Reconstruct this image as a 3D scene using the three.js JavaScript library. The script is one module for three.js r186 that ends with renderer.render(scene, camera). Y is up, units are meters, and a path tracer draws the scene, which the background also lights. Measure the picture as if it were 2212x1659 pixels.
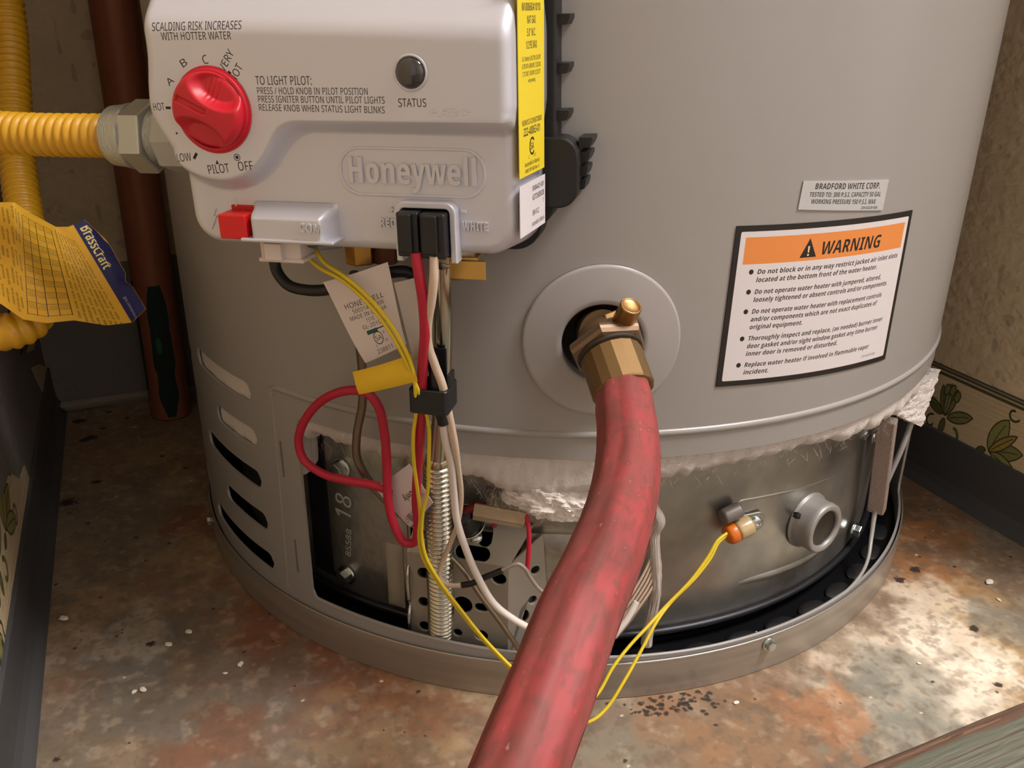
import * as THREE from 'three';
import { RoundedBoxGeometry } from 'three/addons/geometries/RoundedBoxGeometry.js';
import { TextGeometry } from 'three/addons/geometries/TextGeometry.js';
import { FontLoader } from 'three/addons/loaders/FontLoader.js';
import { mergeGeometries, mergeVertices } from 'three/addons/utils/BufferGeometryUtils.js';
import { MarchingCubes } from 'three/addons/objects/MarchingCubes.js';
import { RectAreaLightUniformsLib } from 'three/addons/lights/RectAreaLightUniformsLib.js';
import { Brush, Evaluator, SUBTRACTION } from 'three-bvh-csg';

// ------------------------------------------------------------ camera, light, exposure
const scene = new THREE.Scene();
const V3 = (x, y, z) => new THREE.Vector3(x, y, z);
const FPX = 1913, CX = 1106, CY = 829.5;
const CP = V3(0, 0.3732, 0.6831);
const CF = V3(-0.04605207, -0.39714143, -0.91660127), CR = V3(0.99849402, 0.00908565, -0.05410314), CU = V3(-0.02981452, 0.91771245, -0.39612492);
const camera = new THREE.PerspectiveCamera(46.88, 2212 / 1659, 0.02, 30);
camera.position.copy(CP); camera.up.copy(CU); camera.lookAt(CP.clone().add(CF));
scene.add(camera);
scene.background = new THREE.Color(0x060505);
const renderer = new THREE.WebGLRenderer();
renderer.toneMapping = THREE.LinearToneMapping;
renderer.toneMappingExposure = 0.69;
renderer.shadowMap.enabled = true;
RectAreaLightUniformsLib.init();
// closet axes: V runs along the back wall to the right, U runs out of the closet towards the hall
const TURN = 26 * Math.PI / 180;
const AV = V3(Math.cos(TURN), 0, -Math.sin(TURN)), AU = V3(Math.sin(TURN), 0, Math.cos(TURN));
const cl = (v, u, y = 0) => AV.clone().multiplyScalar(v).addScaledVector(AU, u).add(V3(0, y, 0));
const LAMP = { v: 0.86, u: 1.08, y: 2.24, size: 0.62, nits: 86, color: 0xfaf4f2 };
const ceilingLight = new THREE.RectAreaLight(LAMP.color, LAMP.nits, LAMP.size, LAMP.size);
ceilingLight.position.copy(cl(LAMP.v, LAMP.u, LAMP.y - 0.004)); ceilingLight.castShadow = true;
ceilingLight.lookAt(cl(LAMP.v, LAMP.u, 0)); scene.add(ceilingLight);

// ------------------------------------------------------------ helpers
let seedState = 12345;
const rnd = () => { seedState = (seedState * 1664525 + 1013904223) >>> 0; return seedState / 4294967296; };
const rr = (a, b) => a + (b - a) * rnd();
const clamp = (x, a, b) => Math.min(b, Math.max(a, x));
const smooth = (a, b, x) => { const t = clamp((x - a) / (b - a), 0, 1); return t * t * (3 - 2 * t); };
const lerp = (a, b, t) => a + (b - a) * t;
const D2R = Math.PI / 180;
function hash2(i, j, s) { let h = (i * 374761393 + j * 668265263 + s * 2147483647) | 0; h = Math.imul(h ^ (h >>> 13), 1274126177); h ^= h >>> 16; return (h >>> 0) / 4294967296; }
function vnoise(x, y, s = 0) {
  const i = Math.floor(x), j = Math.floor(y), fx = x - i, fy = y - j, ux = fx * fx * (3 - 2 * fx), uy = fy * fy * (3 - 2 * fy);
  return lerp(lerp(hash2(i, j, s), hash2(i + 1, j, s), ux), lerp(hash2(i, j + 1, s), hash2(i + 1, j + 1, s), ux), uy);
}
function fbm(x, y, o = 4, s = 0) { let a = 0.5, t = 0, n = 0; for (let k = 0; k < o; k++) { t += a * vnoise(x, y, s + k * 17); n += a; a *= 0.5; x *= 2.03; y *= 2.03; } return t / n; }
// pixel of the photograph (2212 x 1659) to a ray; the distance comes from what the thing touches
const rayDir = (u, v) => CF.clone().addScaledVector(CR, (u - CX) / FPX).addScaledVector(CU, -(v - CY) / FPX);
const at = (u, v, z) => CP.clone().addScaledVector(rayDir(u, v), z);
function onY(u, v, y) { const d = rayDir(u, v); return CP.clone().addScaledVector(d, (y - CP.y) / d.y); }
function onPlane(u, v, n, p) { const d = rayDir(u, v); return CP.clone().addScaledVector(d, n.dot(p.clone().sub(CP)) / n.dot(d)); }
function onCyl(u, v, r) {
  const d = rayDir(u, v), a = d.x * d.x + d.z * d.z, b = CP.x * d.x + CP.z * d.z, c = CP.x * CP.x + CP.z * CP.z - r * r, D = b * b - a * c;
  return CP.clone().addScaledVector(d, (-b - Math.sqrt(Math.max(D, 0))) / a);
}
const ang = p => Math.atan2(p.x, p.z);
const pol = (th, r, y) => V3(Math.sin(th) * r, y, Math.cos(th) * r);
const used = {};
function numbered(n) { used[n] = (used[n] || 0) + 1; return used[n] === 1 ? n : n + '_' + String(used[n] - 1).padStart(3, '0'); }
function mk(name, geo, mat, parent) {
  const m = new THREE.Mesh(geo, mat); m.castShadow = m.receiveShadow = true;
  if (parent) { m.name = name; parent.add(m); } else { m.name = numbered(name); scene.add(m); }
  return m;
}
function tag(o, label, category, group) { o.userData.label = label; o.userData.category = category; if (group) o.userData.group = group; return o; }
function thing(name, label, category, pos = V3(0, 0, 0), group) { const g = new THREE.Group(); g.name = numbered(name); g.position.copy(pos); scene.add(g); return tag(g, label, category, group); }
function struct(o) { o.userData.kind = 'structure'; return o; }
function lab(o, l) { o.userData.label = l; return o; }
function canvasTex(w, h, draw, srgb = true) {
  const c = document.createElement('canvas'); c.width = w; c.height = h; const x = c.getContext('2d'); draw(x, w, h);
  const t = new THREE.CanvasTexture(c); if (srgb) t.colorSpace = THREE.SRGBColorSpace; t.magFilter = THREE.LinearFilter; t.anisotropy = 8; return t;
}
function dataTex(w, h, fn, srgb = true) {
  const d = new Uint8Array(w * h * 4);
  for (let j = 0; j < h; j++) for (let i = 0; i < w; i++) { const c = fn(i / w, j / h), k = (j * w + i) * 4; d[k] = clamp(c[0], 0, 255); d[k + 1] = clamp(c[1], 0, 255); d[k + 2] = clamp(c[2], 0, 255); d[k + 3] = 255; }
  const t = new THREE.DataTexture(d, w, h); t.magFilter = THREE.LinearFilter; t.minFilter = THREE.LinearMipmapLinearFilter; t.generateMipmaps = true; if (srgb) t.colorSpace = THREE.SRGBColorSpace; t.needsUpdate = true; return t;
}
const std = (color, roughness = 0.6, metalness = 0, extra = {}) => new THREE.MeshStandardMaterial({ color, roughness, metalness, ...extra });
const phys = (color, roughness, metalness, extra = {}) => new THREE.MeshPhysicalMaterial({ color, roughness, metalness, ...extra });
// indexed grid: f(i,j) -> Vector3 for i in 0..n, j in 0..m, optional uv
function gridGeo(n, m, f, uvf, closeI = false) {
  const p = [], uv = [], ix = [];
  for (let j = 0; j <= m; j++) for (let i = 0; i <= n; i++) { const q = f(i / n, j / m); p.push(q.x, q.y, q.z); const w = uvf ? uvf(i / n, j / m) : [i / n, j / m]; uv.push(w[0], w[1]); }
  for (let j = 0; j < m; j++) for (let i = 0; i < n; i++) { const a = j * (n + 1) + i, b = a + 1, c = a + n + 1, d = c + 1; ix.push(a, b, d, a, d, c); }
  const g = new THREE.BufferGeometry(); g.setAttribute('position', new THREE.Float32BufferAttribute(p, 3)); g.setAttribute('uv', new THREE.Float32BufferAttribute(uv, 2)); g.setIndex(ix); g.computeVertexNormals();
  if (closeI) { const N = g.attributes.normal; for (let j = 0; j <= m; j++) { const a = j * (n + 1), b = a + n; const v = V3(N.getX(a) + N.getX(b), N.getY(a) + N.getY(b), N.getZ(a) + N.getZ(b)).normalize(); N.setXYZ(a, v.x, v.y, v.z); N.setXYZ(b, v.x, v.y, v.z); } }
  return g;
}
// thin sheet with thickness: f(s,t) front point, nf(s,t) outward normal; the back face samples one blank texel
function sheetGeo(n, m, f, nf, th, blank = [0.004, 0.004]) {
  const front = gridGeo(n, m, f);
  const back = gridGeo(n, m, (s, t) => { const q = f(1 - s, t); return q.addScaledVector(nf(1 - s, t), -th); }, () => blank);
  const rim = [];
  const edge = (a, b, k) => rim.push(gridGeo(k, 1, (s, t) => { const [x, y] = [lerp(a[0], b[0], s), lerp(a[1], b[1], s)]; const q = f(x, y); return t < 0.5 ? q.addScaledVector(nf(x, y), -th) : q; }, () => blank));
  edge([0, 0], [1, 0], n); edge([1, 0], [1, 1], m); edge([1, 1], [0, 1], n); edge([0, 1], [0, 0], m);
  return mergeGeometries([front, back, ...rim]);
}
// sweep of a round (or any) profile along a smooth curve; radius may vary with arc length
function sweep(pts, radius, { seg = 120, rad = 12, tension = 0.5, prof = null, uvLen = 1, type = 'centripetal' } = {}) {
  const curve = pts.getPointAt ? pts : new THREE.CatmullRomCurve3(pts, false, type, tension);
  const L = curve.getLength(), fr = curve.computeFrenetFrames(seg, false);
  const P = []; for (let i = 0; i <= seg; i++) P.push(curve.getPointAt(i / seg));
  const rf = typeof radius === 'function' ? radius : () => radius;
  const body = gridGeo(rad, seg, (s, t) => {
    const k = Math.round(t * seg), a = s * Math.PI * 2, r = rf(t * L, t, a);
    return P[k].clone().addScaledVector(fr.normals[k], -Math.cos(a) * r).addScaledVector(fr.binormals[k], -Math.sin(a) * r);
  }, (s, t) => [s, t * L * uvLen], true);
  const caps = [];
  for (const e of [0, 1]) { const k = e * seg, n = fr.tangents[k].clone().multiplyScalar(e ? 1 : -1); caps.push(gridGeo(rad, 1, (s, t) => { const a = (e ? 1 : -1) * s * Math.PI * 2, r = rf(e * L, e, a) * (1 - t); return P[k].clone().addScaledVector(fr.normals[k], -Math.cos(a) * r).addScaledVector(fr.binormals[k], -Math.sin(a) * r); }, () => [0, 0])); void n; }
  return mergeGeometries([body, ...caps]);
}
const wirePts = l => l.map(([u, v, r]) => onCyl(u, v, r));
// lathe profile [r, h] placed with its axis from a point along a direction
function latheAt(prof, p, dir, seg = 48) {
  const g = new THREE.LatheGeometry(prof.map(([r, h]) => new THREE.Vector2(Math.max(r, 1e-5), h)), seg);
  const q = new THREE.Quaternion().setFromUnitVectors(V3(0, 1, 0), dir.clone().normalize());
  g.applyQuaternion(q); g.translate(p.x, p.y, p.z); return g;
}
function hexAt(rFlat, h, p, dir, bev = 0.0006, sides = 6, turn = 0) {
  const sh = new THREE.Shape(), R = rFlat / Math.cos(Math.PI / sides);
  for (let k = 0; k < sides; k++) { const a = turn + (k + 0.5) / sides * Math.PI * 2; sh[k ? 'lineTo' : 'moveTo'](Math.cos(a) * R, Math.sin(a) * R); }
  sh.closePath();
  const g = new THREE.ExtrudeGeometry(sh, { depth: h - 2 * bev, bevelEnabled: true, bevelThickness: bev, bevelSize: bev, bevelOffset: -bev, bevelSegments: 2, steps: 1 });
  g.translate(0, 0, bev);
  g.applyQuaternion(new THREE.Quaternion().setFromUnitVectors(V3(0, 0, 1), dir.clone().normalize())); g.translate(p.x, p.y, p.z); return g;
}
function rbox(w, h, d, r, x = 0, y = 0, z = 0, seg = 3) { const g = new RoundedBoxGeometry(w, h, d, seg, r); g.translate(x, y, z); return g; }
function rrShape(x0, y0, x1, y1, r) { const s = new THREE.Shape(); s.moveTo(x0 + r, y0); s.lineTo(x1 - r, y0); s.absarc(x1 - r, y0 + r, r, -Math.PI / 2, 0); s.lineTo(x1, y1 - r); s.absarc(x1 - r, y1 - r, r, 0, Math.PI / 2); s.lineTo(x0 + r, y1); s.absarc(x0 + r, y1 - r, r, Math.PI / 2, Math.PI); s.lineTo(x0, y0 + r); s.absarc(x0 + r, y0 + r, r, Math.PI, Math.PI * 1.5); return s; }
function stadium(cx, cy, w, h, turn = 0) { const p = new THREE.Path(), r = h / 2, l = w / 2 - r, n = 10, pts = []; for (let k = 0; k <= n; k++) { const a = -Math.PI / 2 + k / n * Math.PI; pts.push([l + Math.cos(a) * r, Math.sin(a) * r]); } for (let k = 0; k <= n; k++) { const a = Math.PI / 2 + k / n * Math.PI; pts.push([-l + Math.cos(a) * r, Math.sin(a) * r]); } pts.forEach(([x, y], i) => { const c = Math.cos(turn), s = Math.sin(turn), X = cx + x * c - y * s, Y = cy + x * s + y * c; p[i ? 'lineTo' : 'moveTo'](X, Y); }); p.closePath(); return p; }
const basis = (X, Y, Z, o) => new THREE.Matrix4().makeBasis(X, Y, Z).setPosition(o);
const fontB = await new FontLoader().loadAsync('fonts/droid/droid_sans_bold.typeface.json');
const fontR = await new FontLoader().loadAsync('fonts/droid/droid_sans_regular.typeface.json');
function textGeo(str, size, depth, font = fontB, bev = 0, sx = 1) { const g = new TextGeometry(str, { font, size, depth, curveSegments: 5, bevelEnabled: bev > 0, bevelThickness: bev, bevelSize: bev * 0.6, bevelSegments: 2 }); g.computeBoundingBox(); g.scale(sx, 1, 1); g.computeBoundingBox(); return g; }
const mergeNI = l => mergeGeometries(l.map(g => { const q = g.index ? g.toNonIndexed() : g; for (const k of Object.keys(q.attributes)) if (!['position', 'normal', 'uv'].includes(k)) q.deleteAttribute(k); return q; }));
// ------------------------------------------------------------ room shell
const WL = -0.404, WR = 0.288, WB = -0.292, WF = 0.46, CEIL = 2.3, TH = 0.1;
const HL = -1.6, HR = 1.6, HF = 2.6;
const plasterBump = dataTex(512, 512, (s, t) => { const n = 0.55 * fbm(s * 60, t * 60, 3, 3) + 0.45 * smooth(0.35, 0.75, fbm(s * 30, t * 40, 3, 9)); return [n * 255, n * 255, n * 255]; }, false);
plasterBump.wrapS = plasterBump.wrapT = THREE.MirroredRepeatWrapping;
const plasterMap = dataTex(512, 512, (s, t) => { const n = fbm(s * 10, t * 10, 4, 21), m = fbm(s * 60, t * 60, 2, 5), k = 0.95 + 0.08 * n + 0.04 * m, sp = smooth(0.86, 0.9, vnoise(s * 30, t * 22, 77)) * 0.12; return [208 * k * (1 - sp), 188 * k * (1 - sp), 154 * k * (1 - sp)]; });
plasterMap.wrapS = plasterMap.wrapT = THREE.MirroredRepeatWrapping;
const M = {};
M.plaster = std(0xffffff, 0.85, 0, { map: plasterMap, bumpMap: plasterBump, bumpScale: 0.0011 });
M.hall = std(0xdddbd8, 0.9);
M.ceil = std(0xe6e4e1, 0.95);
// a box given by its extents along the closet axes, uv in metres (1 texture = 0.25 m)
function wallBox(v0, v1, u0, u1, y0, y1, scale = 4) {
  const g = new THREE.BoxGeometry(v1 - v0, y1 - y0, u1 - u0); g.translate((v0 + v1) / 2, (y0 + y1) / 2, (u0 + u1) / 2);
  const P = g.attributes.position, N = g.attributes.normal, T = g.attributes.uv;
  for (let i = 0; i < P.count; i++) { const ax = Math.abs(N.getX(i)) > 0.5, ay = Math.abs(N.getY(i)) > 0.5; T.setXY(i, (ax ? P.getZ(i) : P.getX(i)) * scale, (ay ? P.getZ(i) : P.getY(i)) * scale); }
  return g;
}
function shell(name, geo, mat, label, category = 'wall') { const m = mk(name, geo, mat); m.rotation.y = TURN; struct(m); tag(m, label, category); return m; }
const wallL = shell('wall_left', wallBox(WL - TH, WL, WB - TH, WF, 0, CEIL), M.plaster, 'beige textured plaster closet wall behind the yellow corrugated gas line');
const wallB = shell('wall_back', wallBox(WL, WR, WB - TH, WB, 0, CEIL), M.plaster, 'beige plaster back wall of the closet behind the copper pipe');
const wallR = shell('wall_right', wallBox(WR, WR + TH, WB - TH, 0.36, 0, CEIL), M.plaster, 'beige textured plaster closet wall beside the warning sticker side of the heater');
shell('wall_hall_front_left', wallBox(HL, WL - TH, WF - TH, WF, 0, CEIL), M.hall, 'plain hall wall beside the closet opening, copper pipe side');
shell('wall_hall_front_right', wallBox(0.42, HR, WF - TH, WF, 0, CEIL), M.hall, 'plain hall wall beside the closet opening, warning sticker side');
shell('wall_hall_left', wallBox(HL - TH, HL, WF - TH, HF, 0, CEIL), M.hall, 'plain hall side wall on the copper pipe side');
shell('wall_hall_right', wallBox(HR, HR + TH, WF - TH, HF, 0, CEIL), M.hall, 'plain hall side wall on the warning sticker side');
shell('wall_hall_back', wallBox(HL - TH, HR + TH, HF, HF + TH, 0, CEIL), M.hall, 'plain hall wall facing the closet');
shell('ceiling', wallBox(HL - TH, HR + TH, WB - TH, HF + TH, CEIL, CEIL + TH), M.ceil, 'flat off-white ceiling over closet and hall', 'ceiling');

// floor: worn stained sheet flooring; stains placed where the photograph shows them
const FS = 1.0, FV0 = -0.5, FU0 = -0.35;             // one texture = 1 m, starting at this closet corner
const toVU = p => [p.dot(AV), p.dot(AU)];
const px = (u, v) => toVU(onY(u, v, 0));
const blobs = [];
const blob = (u, v, r, col, amt, seed, stretch = 1) => { const [a, b] = px(u, v); blobs.push([a, b, r, col, amt, seed, stretch]); };
const RUST = [128, 78, 55], GREYG = [132, 130, 117], CREAM = [246, 233, 211], OCHRE = [178, 144, 97], BROWN = [120, 90, 64], DARK = [62, 48, 36], GREY = [112, 106, 97];
blob(640, 1420, 0.055, RUST, 0.75, 1); blob(760, 1480, 0.05, RUST, 0.7, 2); blob(560, 1330, 0.045, RUST, 0.55, 3); blob(420, 1130, 0.03, RUST, 0.7, 4); blob(480, 1200, 0.05, OCHRE, 0.4, 5);
blob(330, 1350, 0.05, GREY, 0.6, 6); blob(280, 1440, 0.035, GREY, 0.7, 7); blob(250, 1520, 0.04, GREY, 0.5, 8); blob(480, 1520, 0.06, GREY, 0.5, 9); blob(620, 1560, 0.05, GREY, 0.35, 30); blob(270, 1370, 0.03, CREAM, 0.3, 31); blob(210, 1310, 0.03, OCHRE, 0.5, 32); blob(470, 1600, 0.03, RUST, 0.5, 33); blob(300, 1000, 0.05, OCHRE, 0.3, 34);
blob(1940, 1180, 0.035, BROWN, 0.7, 10); blob(2000, 1150, 0.03, [170, 110, 62], 0.75, 11); blob(2010, 1240, 0.035, [168, 112, 66], 0.7, 12); blob(2080, 1290, 0.03, OCHRE, 0.6, 13); blob(2150, 1400, 0.028, OCHRE, 0.75, 14); blob(2190, 1490, 0.022, OCHRE, 0.8, 15); blob(2050, 1320, 0.02, OCHRE, 0.5, 35); blob(1960, 1100, 0.022, BROWN, 0.75, 36); blob(2060, 1180, 0.025, BROWN, 0.45, 37);
blob(2000, 1290, 0.03, CREAM, 0.6, 16); blob(2060, 1400, 0.035, CREAM, 0.75, 17); blob(2080, 1480, 0.04, CREAM, 0.8, 18); blob(1980, 1500, 0.05, CREAM, 0.6, 19); blob(2140, 1450, 0.02, CREAM, 0.9, 20); blob(2020, 1590, 0.045, CREAM, 0.6, 38); blob(1850, 1400, 0.05, CREAM, 0.25, 39);
blob(1930, 1510, 0.04, GREYG, 0.65, 21); blob(1900, 1570, 0.04, GREYG, 0.75, 22); blob(1950, 1470, 0.03, GREYG, 0.5, 23); blob(2180, 1350, 0.03, GREYG, 0.6, 24); blob(2150, 1170, 0.03, GREYG, 0.45, 40); blob(1300, 1590, 0.05, GREYG, 0.5, 41);
blob(1785, 1545, 0.028, [176, 118, 78], 0.7, 25); blob(1700, 1600, 0.03, [158, 120, 86], 0.4, 26); blob(1620, 1640, 0.04, [156, 116, 82], 0.4, 27); blob(1450, 1570, 0.03, [156, 112, 76], 0.5, 42); blob(900, 1560, 0.05, OCHRE, 0.35, 43); blob(950, 1530, 0.03, RUST, 0.35, 44);
const spots = [];   // hard little specks: [v,u,r,colour]
const spot = (u, v, r, c) => { const [a, b] = px(u, v); spots.push([a, b, r, c]); };
for (const [u, v, r] of [[1942, 1252, 0.004], [2103, 1358, 0.0035], [2154, 1478, 0.0025], [325, 1390, 0.003], [275, 902, 0.003], [208, 1040, 0.004], [188, 1130, 0.002], [1975, 1230, 0.004], [120, 1640, 0.002], [222, 925, 0.003], [195, 945, 0.006], [182, 950, 0.005], [145, 1085, 0.007], [170, 910, 0.006], [235, 890, 0.003], [400, 1010, 0.002], [350, 985, 0.002]]) spot(u, v, r, [40, 28, 22]);
for (let k = 0; k < 70; k++) spot(1455 + rr(-90, 90) + rr(-60, 60), 1518 + rr(-26, 26), rr(0.0006, 0.002), [38, 32, 26]);
for (let k = 0; k < 230; k++) { spots.push([rr(-0.39, 0.29), rr(-0.25, 0.36), rr(0.0005, 0.0015), rnd() < 0.7 ? [54, 42, 32] : [228, 214, 192]]); }
const cells = new Map(); spots.forEach(s => { const k = Math.floor(s[0] * 40) + ',' + Math.floor(s[1] * 40); if (!cells.has(k)) cells.set(k, []); cells.get(k).push(s); });
const floorTex = dataTex(1536, 1536, (s, t) => {
  const v = FV0 + s * FS, u = FU0 + t * FS;
  const n1 = fbm(v * 16, u * 16, 5, 1), n2 = fbm(v * 55, u * 55, 4, 8), n3 = fbm(v * 230, u * 230, 3, 15), n4 = fbm(v * 9, u * 9, 4, 40);
  let c = [136, 115, 93];
  const mix = (q, a) => { c = [lerp(c[0], q[0], a), lerp(c[1], q[1], a), lerp(c[2], q[2], a)]; };
  mix([116, 96, 74], smooth(0.45, 0.7, n1) * 0.65); mix([172, 152, 126], smooth(0.45, 0.8, n2) * 0.5); mix([112, 104, 91], smooth(0.52, 0.7, n4) * 0.45); mix([134, 98, 74], smooth(0.55, 0.72, fbm(v * 22, u * 22, 4, 60)) * 0.5);
  for (const [a, b, r, q, am, sd] of blobs) { const dx = v - a, dy = u - b, d = Math.hypot(dx, dy) / r; if (d > 1.7) continue; const w = d + (fbm(v * 60, u * 60, 4, sd * 7) - 0.5) * 1.9; mix(q, am * (1 - smooth(0.45, 1.15, w))); }
  mix([92, 76, 60], smooth(0.5, 0.8, n3) * 0.4); mix([190, 172, 148], smooth(0.52, 0.82, fbm(v * 170, u * 170, 4, 33)) * 0.4); mix([100, 84, 68], smooth(0.55, 0.8, fbm(v * 95, u * 95, 4, 90)) * 0.35);
  const kx = Math.floor(v * 40), ky = Math.floor(u * 40);
  for (let i = -1; i <= 1; i++) for (let j = -1; j <= 1; j++) { const l = cells.get((kx + i) + ',' + (ky + j)); if (l) for (const [a, b, r, q] of l) { const d = Math.hypot(v - a, (u - b) * 1.2) / r + (vnoise(v * 900, u * 900, 4) - 0.5) * 0.9; if (d < 1.2) mix(q, 0.85 * (1 - smooth(0.7, 1.2, d))); } }
  const k = 0.94 + 0.12 * n3; return [c[0] * k, c[1] * k, c[2] * k];
});
floorTex.wrapS = floorTex.wrapT = THREE.MirroredRepeatWrapping;
const floorBump = dataTex(512, 512, (s, t) => { const n = 0.5 * fbm(s * 40, t * 40, 4, 2) + 0.5 * fbm(s * 12, t * 12, 3, 6); return [n * 255, n * 255, n * 255]; }, false);
floorBump.wrapS = floorBump.wrapT = THREE.MirroredRepeatWrapping;
const fg = wallBox(HL - TH, HR + TH, WB - TH, HF + TH, -0.06, 0, 1);
{ const P = fg.attributes.position, T = fg.attributes.uv; for (let i = 0; i < P.count; i++) T.setXY(i, (P.getX(i) - FV0) / FS, (P.getZ(i) - FU0) / FS); }
M.floor = std(0xffffff, 0.62, 0, { map: floorTex, bumpMap: floorBump, bumpScale: 0.0012 });
shell('floor', fg, M.floor, 'worn stained tan sheet floor under the water heater', 'floor');

// black vinyl cove base: flat strip with a rolled toe, swept along the wall
M.vinyl = std(0x474748, 0.55, 0, { bumpMap: floorBump, bumpScale: 0.0003 });
function coveBase(name, h, len, place, label) {
  const prof = [[0, 0], [0.012, 0], [0.0105, 0.0025], [0.0065, 0.006], [0.004, 0.012], [0.0032, 0.02], [0.0032, h - 0.001], [0.0022, h], [0, h]];
  const sh = new THREE.Shape(prof.map(([x, y]) => new THREE.Vector2(x, y)));
  const g = new THREE.ExtrudeGeometry(sh, { depth: len, bevelEnabled: false, steps: 40 });
  place(g); const m = mk(name, g, M.vinyl); m.rotation.y = TURN; struct(m); return tag(m, label, 'baseboard');
}
coveBase('baseboard_right', 0.049, 0.36 - WB, g => { g.scale(-1, 1, 1); const ix = g.index; if (!ix) { const P = g.attributes.position; for (let i = 0; i < P.count; i += 3) { const a = [P.getX(i + 1), P.getY(i + 1), P.getZ(i + 1)], b = [P.getX(i + 2), P.getY(i + 2), P.getZ(i + 2)]; P.setXYZ(i + 1, ...b); P.setXYZ(i + 2, ...a); } g.computeVertexNormals(); } g.translate(WR, 0, WB); }, 'black vinyl cove base along the wall with the fleur wallpaper border');
coveBase('baseboard_left', 0.043, WF - WB, g => g.translate(WL, 0, WB), 'black vinyl cove base along the wall under the yellow gas line');

// wallpaper border, printed: cream ground, double stripe on top, green leaves outlined in brown
function leaf(x, cx, cy, a, l, w, col, line) {
  x.save(); x.translate(cx, cy); x.rotate(a); x.beginPath(); x.moveTo(0, 0); x.bezierCurveTo(l * 0.2, -w, l * 0.8, -w * 0.9, l, 0); x.bezierCurveTo(l * 0.75, w * 0.8, l * 0.25, w, 0, 0); x.fillStyle = col; x.fill(); x.lineWidth = 3; x.strokeStyle = line; x.stroke(); x.beginPath(); x.moveTo(l * 0.1, 0); x.quadraticCurveTo(l * 0.5, -w * 0.15, l * 0.85, 0); x.lineWidth = 2; x.stroke(); x.restore();
}
function curl(x, cx, cy, r, a0, dir, line, w = 4) { x.beginPath(); for (let k = 0; k <= 30; k++) { const t = k / 30, a = a0 + dir * t * 4.6, R = r * (1 - 0.72 * t); x[k ? 'lineTo' : 'moveTo'](cx + Math.cos(a) * R, cy + Math.sin(a) * R); } x.lineWidth = w; x.strokeStyle = line; x.stroke(); }
function paperTex(w, h, dense) {
  return canvasTex(w, h, x => {
    x.fillStyle = '#cdb892'; x.fillRect(0, 0, w, h);
    for (let k = 0; k < 2600; k++) { x.fillStyle = `rgba(${120 + rr(0, 60) | 0},${100 + rr(0, 50) | 0},${60 + rr(0, 40) | 0},0.16)`; x.fillRect(rr(0, w), rr(0, h), rr(1, 5), rr(1, 4)); }
    const G = ['#7d7c46', '#6c6f3d', '#8c8a4e', '#5f6436'], LN = '#3a3720';
    const step = h * (dense ? 0.62 : 1.12), top = dense ? -h * 0.1 : h * 0.16;
    for (let k = -1; k * step < w + step; k++) {
      const cx = k * step + rr(-6, 6), cy = top + h * (dense ? rr(0.3, 0.75) : 0.42), s = h * (dense ? 0.8 : 1.08);
      if (k % 2 === 0) {   // palmette with side leaves and scrolls
        leaf(x, cx, cy + s * 0.12, -1.9, s * 0.42, s * 0.1, G[1], LN); leaf(x, cx, cy + s * 0.12, -1.25, s * 0.44, s * 0.1, G[0], LN); leaf(x, cx, cy + s * 0.12, -1.55, s * 0.46, s * 0.08, G[2], LN);
        leaf(x, cx + s * 0.05, cy + s * 0.14, -0.35, s * 0.46, s * 0.12, G[0], LN); leaf(x, cx - s * 0.05, cy + s * 0.12, 3.6, s * 0.36, s * 0.1, G[3], LN);
        curl(x, cx + s * 0.2, cy + s * 0.36, s * 0.13, -1.6, 1, G[3], s * 0.05); curl(x, cx - s * 0.22, cy + s * 0.3, s * 0.12, -1.4, -1, LN, s * 0.03); leaf(x, cx, cy + s * 0.16, 1.7, s * 0.26, s * 0.07, G[1], LN);
        for (const [ox, oy] of [[0.05, -0.26], [0.15, -0.2], [-0.05, -0.24]]) { x.beginPath(); x.ellipse(cx + s * ox, cy + s * oy, s * 0.05, s * 0.08, 0.2, 0, 7); x.fillStyle = G[0]; x.fill(); x.lineWidth = 3; x.strokeStyle = LN; x.stroke(); }
      } else {             // round flower bud with petals and an ochre heart
        leaf(x, cx - s * 0.2, cy + s * 0.3, -1.2, s * 0.55, s * 0.2, G[2], LN); leaf(x, cx - s * 0.2, cy + s * 0.3, -0.3, s * 0.55, s * 0.16, G[0], LN); leaf(x, cx - s * 0.2, cy + s * 0.3, -0.75, s * 0.52, s * 0.1, '#a2873a', LN); leaf(x, cx - s * 0.16, cy + s * 0.3, 0.35, s * 0.5, s * 0.14, G[2], LN);
        curl(x, cx + s * 0.05, cy - s * 0.32, s * 0.11, 0.4, 1, LN, s * 0.03); curl(x, cx + s * 0.32, cy + s * 0.42, s * 0.12, 2.2, -1, LN, s * 0.03); leaf(x, cx - s * 0.25, cy + s * 0.3, 2.8, s * 0.16, s * 0.06, G[3], LN);
      }
    }
    if (!dense) { x.fillStyle = '#4d4836'; x.fillRect(0, 0, w, h * 0.075); x.fillStyle = '#8d8670'; x.fillRect(0, h * 0.02, w, h * 0.02); x.fillStyle = '#c4ad86'; x.fillRect(0, h * 0.075, w, h * 0.02); x.fillStyle = '#4b4a2c'; x.fillRect(0, h * 0.095, w, h * 0.045); }
  });
}
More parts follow.
